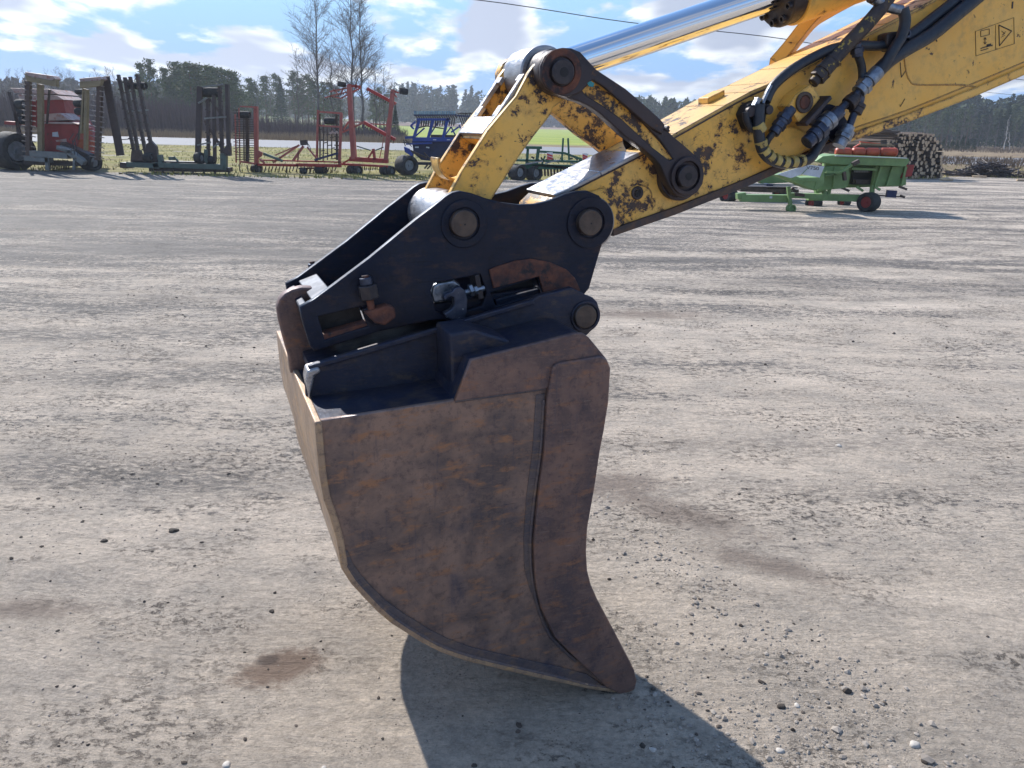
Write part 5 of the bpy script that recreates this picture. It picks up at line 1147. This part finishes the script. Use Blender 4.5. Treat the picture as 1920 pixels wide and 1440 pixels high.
for x, y, w, h in ((1031, 292.5, 11, 14), (1097, 293.5, 9.5, 12)):
    bo = gd.poly('warning_board', M['signwhite'], [(x - w / 2, y - h / 2), (x + w / 2, y - h / 2), (x + w / 2, y + h / 2), (x - w / 2, y + h / 2)], -.30, -.28, 0)
    for k in (-.28, .06, .36):
        c0_, c1_ = x - w / 2, x + w / 2; yy = y + h * k
        MB().prism([gd.P(c0_, max(yy - 1, y - h / 2), -.304), gd.P(c1_, min(max(yy + 2.5, y - h / 2), y + h / 2 - 1), -.304), gd.P(c1_, min(yy + 6, y + h / 2), -.304), gd.P(c0_, min(yy + 2.5, y + h / 2), -.304)], -.304, -.3005).obj('red_stripe', M['signred'], bo)

# ---- green combine header on its trailer
hd = Mach('combine_header', 'light green combine harvester header with orange drums lying on the green trailer', 'header', ground_pt(1629, 396))
hd.poly('back_wall', M['lgreen'], [(1550, 300), (1700, 304), (1694, 349), (1590, 352), (1540, 345)], .75, 1.0); hd.poly('top_rim', M['lgreen'], [(1543, 293), (1573, 290), (1702, 296), (1706, 301), (1699, 312), (1560, 308), (1530, 302)], -.1, .9)
hd.poly('side_panel', M['lgreen'], [(1643, 311), (1700, 312), (1699, 347), (1636, 350)], .15, .30)
hd.bars('panel_rib', M['lgreen'], [(1652, 312, 1640, 350, 3.5), (1674, 312, 1662, 349, 3.5), (1698, 312, 1690, 348, 4)], .10, .08); hd.bars('rim_lip', M['white'], [(1566, 292, 1700, 296.5, 1.4)], -.14, .06)
hd.poly('left_panel', M['lgreen'], [(1536, 312), (1590, 311), (1594, 330), (1588, 352), (1534, 358)], -.05, .15); hd.bars('panel_rib', M['lgreen'], [(1548, 330, 1590, 322, 2.5), (1566, 313, 1562, 352, 3)], -.1, .06)
hd.poly('opening_shade_panel', M['hole'], [(1600, 320), (1638, 320), (1632, 346), (1596, 346)], .60, .72, 0); hd.bars('gear_housing', M['tine'], [(1602, 340, 1632, 341, 7), (1606, 322, 1628, 322, 3)], .45, .2); hd.many('springs', M['rimgrey'], [(1602 + i * 3, 319, 1603 + i * 3, 323, 1.6, .3) for i in range(9)])  # the dark slab paints the shade inside the header's middle opening
hd.bars('brace', M['lgreen'], [(1575, 324, 1604, 304, 4), (1548, 322, 1575, 323, 4)], -.3, .1); hd.bars('ram', M['tine'], [(1598, 308, 1610, 302, 7), (1582, 322, 1584, 338, 5)], -.35, .12); hd.bars('cross_rib', M['lgreen'], [(1596, 316, 1642, 318, 4)], .1, .1)
hd.poly('divider_point', M['lgreen'], [(1456, 328), (1482, 326), (1500, 333), (1535, 332), (1546, 312), (1545, 345), (1533, 357), (1525, 357), (1480, 338)], -.9, -.2, .02)
hd.poly('divider_cover', M['white'], [(1457, 327), (1514, 309), (1546, 312), (1537, 333), (1503, 327), (1483, 334)], -.93, -.905, 0); hd.bars('cover_seam', M['lgreen'], [(1503, 327, 1514, 316, 1)], -.935, .01); hd.bars('point_fold', M['lgreen'], [(1486, 337, 1532, 340, 1.5), (1532, 340, 1527, 356, 1.5)], -.91, .03)
tcu = bpy.data.curves.new('t', 'FONT'); tcu.body = 'V750'; tcu.size = hd.m(1525, 312, -.93, 8.5); tcu.extrude = .002; tcu.align_x = 'CENTER'
to = bpy.data.objects.new('t', tcu); me = bpy.data.meshes.new_from_object(to); p = hd.P(1524, 318, -.936); sx_ = 1.35
me.transform(Matrix(((sx_, -.15, 0, p.x), (0, 0, -1, p.y), (-.10, 1, 0, p.z), (0, 0, 0, 1)))); me.name = 'lettering'; me.materials.clear(); me.materials.append(M['decal']); bpy.data.objects.remove(to); bpy.data.curves.remove(tcu)
o = bpy.data.objects.new('lettering', me); col.objects.link(o); o.parent = hd.root
for x0, x1 in ((1566, 1596), (1597, 1622), (1623, 1648), (1649, 1682)):
    c0_, c1_ = hd.P(x0, 285, .5), hd.P(x1, 285.5, .5); MB().cyl(c0_, c1_, hd.m(x0, 284, .5, 8.2), 20).obj('orange_drum', M['orange'], hd.root, bevel=.05, smooth=True)
hd.bars('top_rod', M['tan'], [(1613, 269, 1676, 273, 3)], .6); hd.bars('orange_rod', M['orange'], [(1612, 266, 1650, 270, 2), (1600, 277, 1612, 270, 2)], .8)
hd.poly('rear_flap', M['red'], [(1700, 309), (1715, 309), (1710, 330), (1689, 334)], .1, .16); hd.bars('under_bracket', M['lgreen'], [(1606, 350, 1618, 358, 4), (1640, 350, 1650, 356, 4)], 0); hd.bars('under_bracket', M['tine'], [(1578, 352, 1592, 358, 4), (1686, 350, 1700, 355, 4)], 0)
tr = Mach('header_trailer', 'light green trailer with long drawbar and red wheel rims carrying the green header', 'trailer', ground_pt(1629, 396))
tr.bars('drawbar', M['lgreen'], [(1388, 371, 1480, 372, 13), (1480, 366, 1540, 368, 9)], -.2, .25); tr.bars('hitch', M['lgreen'], [(1381, 368, 1397, 366, 11)], -.2, .2); tr.bars('main_beam', M['lgreen'], [(1514, 369, 1640, 372, 12)], .1, .2); tr.bars('main_beam', M['lgreen'], [(1528, 360, 1546, 354, 7), (1546, 357, 1544, 372, 7)], .1, .15)
tr.bars('jack_post', M['lgreen'], [(1478, 350, 1482, 386, 6)], -.4, .1); tr.wheel(1483, 391, 8.3, -.4, .16, 15, rim='lgreen', tyre='lgreen'); tr.bars('jack_crank', M['tine'], [(1484, 352, 1489, 358, 5), (1490, 364, 1508, 366, 6)], -.3)
tr.wheel(1629, 379, 18.5, -.1, .36, 128, rim='red'); tr.wheel(1526, 381, 12, 1.3, .34, 128, rim='red'); tr.bars('axle', M['dkgreen'], [(1560, 372, 1630, 378, 5)], .3); tr.wheel(1583, 379, 9, 1.8, .3, 128, rim='red')
tr.bars('light_arm', M['tine'], [(1643, 366, 1690, 369, 2.2), (1688, 367, 1696, 370, 4)], .1); tr.bars('light_board', M['darkblue'], [(1662, 363, 1680, 364, 13)], .1, .08); tr.bars('support', M['lgreen'], [(1556, 350, 1552, 368, 5), (1636, 348, 1634, 366, 6)], .1, .12)
tr.bars('label_plate', M['white'], [(1443, 370, 1448, 370, 4)], -.34, .005)
ft = Mach('flat_trailer', 'low dark flat trailer with a red wheel rim behind the green drawbar', 'trailer', ground_pt(1370, 377))
ft.wheel(1366, 366, 13.5, 0, .36, 128, rim='red'); ft.bars('deck', M['tine'], [(1376, 352, 1482, 356, 7), (1380, 347, 1480, 349, 2)], .6, 1.4); ft.bars('deck_box', M['darkblue'], [(1434, 350, 1446, 351, 12)], .4, .3); ft.bars('side_rail', M['rimgrey'], [(1400, 345, 1500, 347, 2.5)], .3, .05); ft.poly('green_panel', M['lgreen'], [(1420, 338), (1450, 326), (1500, 336), (1480, 342), (1430, 345)], 1.2, 1.6)
ft.wheel(1462, 364, 10, 1.4, .34, 128, rim='red')

# ---- log pile: every log is a piece of its own
lp = Mach('log_pile', 'tall pile of cut logs with round ends facing the yard behind the green header', 'log pile', ground_pt(1740, 334), R(28))
lmesh = []
for k in range(5):
    b = MB(); g_ = random.Random(k); L = 3.4; seg = 11; vs = []
    prof = [1 + g_.uniform(-.10, .10) for _ in range(seg)]
    for yy in (0, L):
        for i in range(seg): t = 2 * math.pi * i / seg; vs.append((math.cos(t) * prof[i], yy, math.sin(t) * prof[i]))
    me = bpy.data.meshes.new('log'); me.from_pydata(vs, [], [(i, (i + 1) % seg, (i + 1) % seg + seg, i + seg) for i in range(seg)] + [tuple(range(seg - 1, -1, -1)), tuple(range(seg, 2 * seg))]); me.materials.append(M['log_bark']); me.materials.append(M['log_end'])
    me.polygons[seg].material_index = 1; me.polygons[seg + 1].material_index = 1; lmesh.append(me)
g_ = random.Random(5); top_px = [(1650, 300), (1690, 266), (1738, 268), (1748, 290), (1757, 310), (1763, 334)]
base_l = lp.P(1652, 334, 0).x; base_r = lp.P(1763, 334, 0).x; z = .07
while z < 1.95:
    h_ = z; xr = base_r - max(0, h_ - .2) * .33; xl = base_l + max(0, h_ - 1.3) * .3; x = xl
    while x < xr:
        r = g_.uniform(.055, .10)
        if not (h_ > 1.62 and (x < xl + .6 or x > xr - .5)):
            o = bpy.data.objects.new('log', lmesh[g_.randrange(5)]); o.location = (x + g_.uniform(-.02, .02), g_.uniform(-.22, .22), h_ + g_.uniform(-.03, .03)); o.scale = (r, g_.uniform(.92, 1.05), r); o.rotation_euler = (g_.uniform(-.03, .03), g_.uniform(0, 6.28), g_.uniform(-.05, .05)); col.objects.link(o); o.parent = lp.root
        x += r * 2.15
    z += .152
for i, (x, zz_) in enumerate(((-1.1, 1.98), (-.5, 2.02), (.1, 1.97))):
    o = bpy.data.objects.new('log', lmesh[i]); o.location = (base_l + 1.0 + x, .3, zz_); o.scale = (.09, 1.1, .09); o.rotation_euler = (0, 0, R(70)); col.objects.link(o); o.parent = lp.root
# brush heap beyond it
bh = Mach('branch_heap', 'low dark heap of cut branches lying on dry grass right of the log pile', 'branch heap', ground_pt(1850, 331))
b = MB(); g_ = random.Random(9)
for i in range(420):
    x = g_.gauss(0, 1.0); hmx = max(.1, .72 - abs(x) * .32); p = Vector((x, g_.uniform(-.5, .5), g_.uniform(0, hmx))); az = g_.uniform(0, 6.28); L = g_.uniform(.3, 1.0); d = Vector((math.cos(az), math.sin(az) * .5, g_.uniform(-.25, .35))).normalized() * L
    b.tube([p - d * .5, p + d * .5], g_.uniform(.008, .03), 4, 1)
b.obj('branches', M['darkframe'], bh.root, kind='stuff')
# a few pale off-cuts beside the pile
g_ = random.Random(12)
for i in range(9):
    px, py = 1765 + g_.uniform(0, 150), g_.uniform(318, 341); q = ground_pt(px, py); L = g_.uniform(.25, .8); az = g_.uniform(-.5, .5); d = Vector((math.cos(az), math.sin(az), 0)) * L / 2
    b = MB(); b.cyl((0, 0, .05) - d if False else Vector((0, 0, .05)) - d, Vector((0, 0, .05)) + d, .05, 8); o = b.obj('wood_offcut', M['log_end']); o.location = q; tag(o, 'pale wood off-cut lying on the dry ground right of the log pile', 'wood', 'pale wood off-cuts by the log pile')
# triangle road sign
sg = Mach('road_sign', 'small white triangular road sign seen from behind above the log pile', 'road sign', Vector((*at_px(1673, 92)[:2], .3)))
sg.poly('sign_face', M['signwhite'], [(1667, 263), (1673, 250), (1679, 263)], -.02, .02, 0); sg.bars('post', M['rimgrey'], [(1673, 262, 1673.5, 282, 1.4)], .05)
# overhead cables
def cable(pts, Yd, label, r=.035):
    P_ = []
    for px, py, yy in pts:
        d = ray(px, py); P_.append(CP + d * (yy / d.y))
    o = MB().tube(P_, r, 5, 6).obj('overhead_cable', M['rubber'], None); tag(o, label, 'cable')
cable([(300, -60, 60), (880, -2, 66), (1180, 42, 70), (1490, 76, 74), (1760, 130, 88), (1920, 150, 96)], 0, 'long thin overhead cable crossing the sky above the excavator arm')
cable([(1500, 120, 150), (1860, 174, 170), (2100, 190, 190)], 0, 'faint overhead cable above the forest at the far right', .04)

# ------------------------------------------------------------------ stones and clods on the yard
M['stone'] = leafmat('mixed_yard_stones', (.17, .148, .13), (.34, .30, .26), .9); M['clod'] = leafmat('dark_damp_clods', (.045, .036, .030), (.12, .10, .085), .95)
M['palestone'] = surf('pale_grey_stone', (.50, .46, .41), (.36, .33, .30), 40, .8, 0, .3); M['darkstone'] = surf('dark_clod', (.035, .028, .024), (.08, .065, .05), 60, .95, 0, .5)
ico = bmesh.new(); bmesh.ops.create_icosphere(ico, subdivisions=1, radius=1); iv = np.array([v.co[:] for v in ico.verts]); ifc = np.array([[v.index for v in f.verts] for f in ico.faces]); ico.free()
def stones(name, x, y, r, mat, label, seed, flat=.62):
    g = np.random.default_rng(seed); n = len(x); z = yard_h(x, y) + r * .05
    vv = iv[None] * g.uniform(.72, 1.25, (n, 12, 1)); sc3 = np.stack([g.uniform(.8, 1.4, n), g.uniform(.7, 1.1, n), g.uniform(.5, .85, n) * flat / .62], 1)
    vv = vv * sc3[:, None, :]; a = g.uniform(0, 6.28, n); ca, sa = np.cos(a)[:, None], np.sin(a)[:, None]
    vx = vv[..., 0] * ca - vv[..., 1] * sa; vy = vv[..., 0] * sa + vv[..., 1] * ca
    V_ = np.stack([vx * r[:, None] + x[:, None], vy * r[:, None] + y[:, None], vv[..., 2] * r[:, None] + z[:, None]], -1).reshape(-1, 3)
    F_ = (ifc[None] + (np.arange(n) * 12)[:, None, None]).reshape(-1, 3); o = np_mesh(name, V_, F_, mat, False, 'stuff'); tag(o, label, 'stones'); return o
g = np.random.default_rng(3)
def dens(n, fn):
    x = g.uniform(-4, 4.5, n); y = g.uniform(1.5, 8.5, n); k = g.uniform(0, 1, n) < fn(x, y); return x[k], y[k]
patch = lambda x, y: np.maximum(np.clip(1.3 - ((x - .88) / .50) ** 2 - ((y - 2.05) / .55) ** 2, 0, 1), .75 * np.clip(1.2 - ((x - (.50 + (3.3 - y) * .42)) / .22) ** 2 - ((y - 3.0) / .75) ** 2, 0, 1)) * np.clip(.75 + 1.3 * fbm(x * 5, y * 6, 150, 3), .1, 1)
clus = lambda x, y: np.clip(fbm(x * 1.6, y * 2.6, 140, 3) * 2.2 + .12, 0, 1)
x, y = dens(60000, lambda x, y: (.04 + .55 * clus(x, y)) * np.clip(1.3 - y / 8, 0, 1) * .5); stones('gravel', x, y, g.uniform(.0014, .0050, len(x)) * (1 + (y - 2) * .10), M['stone'], 'fine loose gravel scattered over the dirt yard', 41)
x, y = dens(120000, lambda x, y: patch(x, y) * .95); stones('gravel', x, y, g.gamma(2.2, .0016, len(x)) + .0012, M['stone'], 'denser loose gravel on the right of the bucket', 42)
x, y = dens(30000, lambda x, y: (.03 + .5 * clus(x + 7, y + 3)) * .22 + patch(x, y) * .30); stones('clods', x, y, g.gamma(2.0, .0018, len(x)) + .0016, M['clod'], 'small dark clods and crumbs scattered over the yard', 43)
def one_stone(px, py, rpx, mat, label, group=None, cat='stone', seed=0, name='stone'):
    q = ground_pt(px, py); k = (q - CP).length / FPX; r = rpx * k; g_ = random.Random(seed + int(px)); bm = bmesh.new(); bmesh.ops.create_icosphere(bm, subdivisions=2, radius=r)
    for v_ in bm.verts:
        f_ = 1 + .22 * math.sin(v_.co.x / r * 3 + px) * math.cos(v_.co.y / r * 2.6 + py) + g_.uniform(-.06, .06); v_.co = Vector((v_.co.x * f_ * 1.2, v_.co.y * f_, v_.co.z * f_ * .62))
    me = bpy.data.meshes.new(name); bm.to_mesh(me); bm.free(); me.materials.append(mat); me.polygons.foreach_set('use_smooth', [cat != 'clod'] * len(me.polygons))
    o = bpy.data.objects.new(name, me); o.location = (q.x, q.y, float(yard_h(np.array([q.x]), np.array([q.y]))[0]) - r * .05); o.rotation_euler = (0, 0, g_.uniform(0, 6)); col.objects.link(o); tag(o, label, cat, group)
for a in ((1224, 1402, 5.5, 'palestone', 'small white round stone lying inside the bucket shadow'), (1205, 1395, 5, 'darkstone', 'dark stone beside the white stone inside the bucket shadow'),
          (1463, 1402, 6, 'palestone', 'grey stone at the lower edge between bucket shadow and gravel patch'), (1716, 1392, 7.5, 'palestone', 'large grey brown stone near the lower right corner of the yard'),
          (1573, 834, 5.5, 'palestone', 'pale flat stone lying in the dark gravel band right of the bucket'), (424, 1430, 7, 'palestone', 'pale broken stone at the bottom edge left of the bucket shadow'), (606, 1435, 5, 'palestone', 'pale stone at the bottom edge close to the bucket shadow'),
          (1465, 1322, 6.5, 'darkstone', 'biggest dark stone within the gravel patch'), (1495, 1320, 5, 'palestone', 'light stone beside the biggest dark stone in the gravel patch')):
    one_stone(a[0], a[1], a[2], M[a[3]], a[4])
for a in ((325, 994, 7.5, 'dark crumbly clod with straw, right one of two left of the bucket'), (195, 1012, 6, 'dark crumbly clod, left one of two left of the bucket'), (510, 1148, 4.5, 'single black crumb left of the bucket above the brown stain')):
    one_stone(a[0], a[1], a[2], M['darkstone'], a[3], None, 'clod', 3, 'clod')
g_ = random.Random(21)
for i in range(46):
    if i < 26: px, py = g_.uniform(20, 740), g_.uniform(960, 1430)
    else: px, py = g_.gauss(1440, 140), g_.gauss(1300, 60)
    if py > 1435 or (820 < px < 1300 and py > 1180): continue
    one_stone(px, py, g_.uniform(1.5, 3.1), M['darkstone'], 'small dark stone lying loose on the pale dirt', 'small dark stones scattered over the yard', 'stone', i)

haze_box()
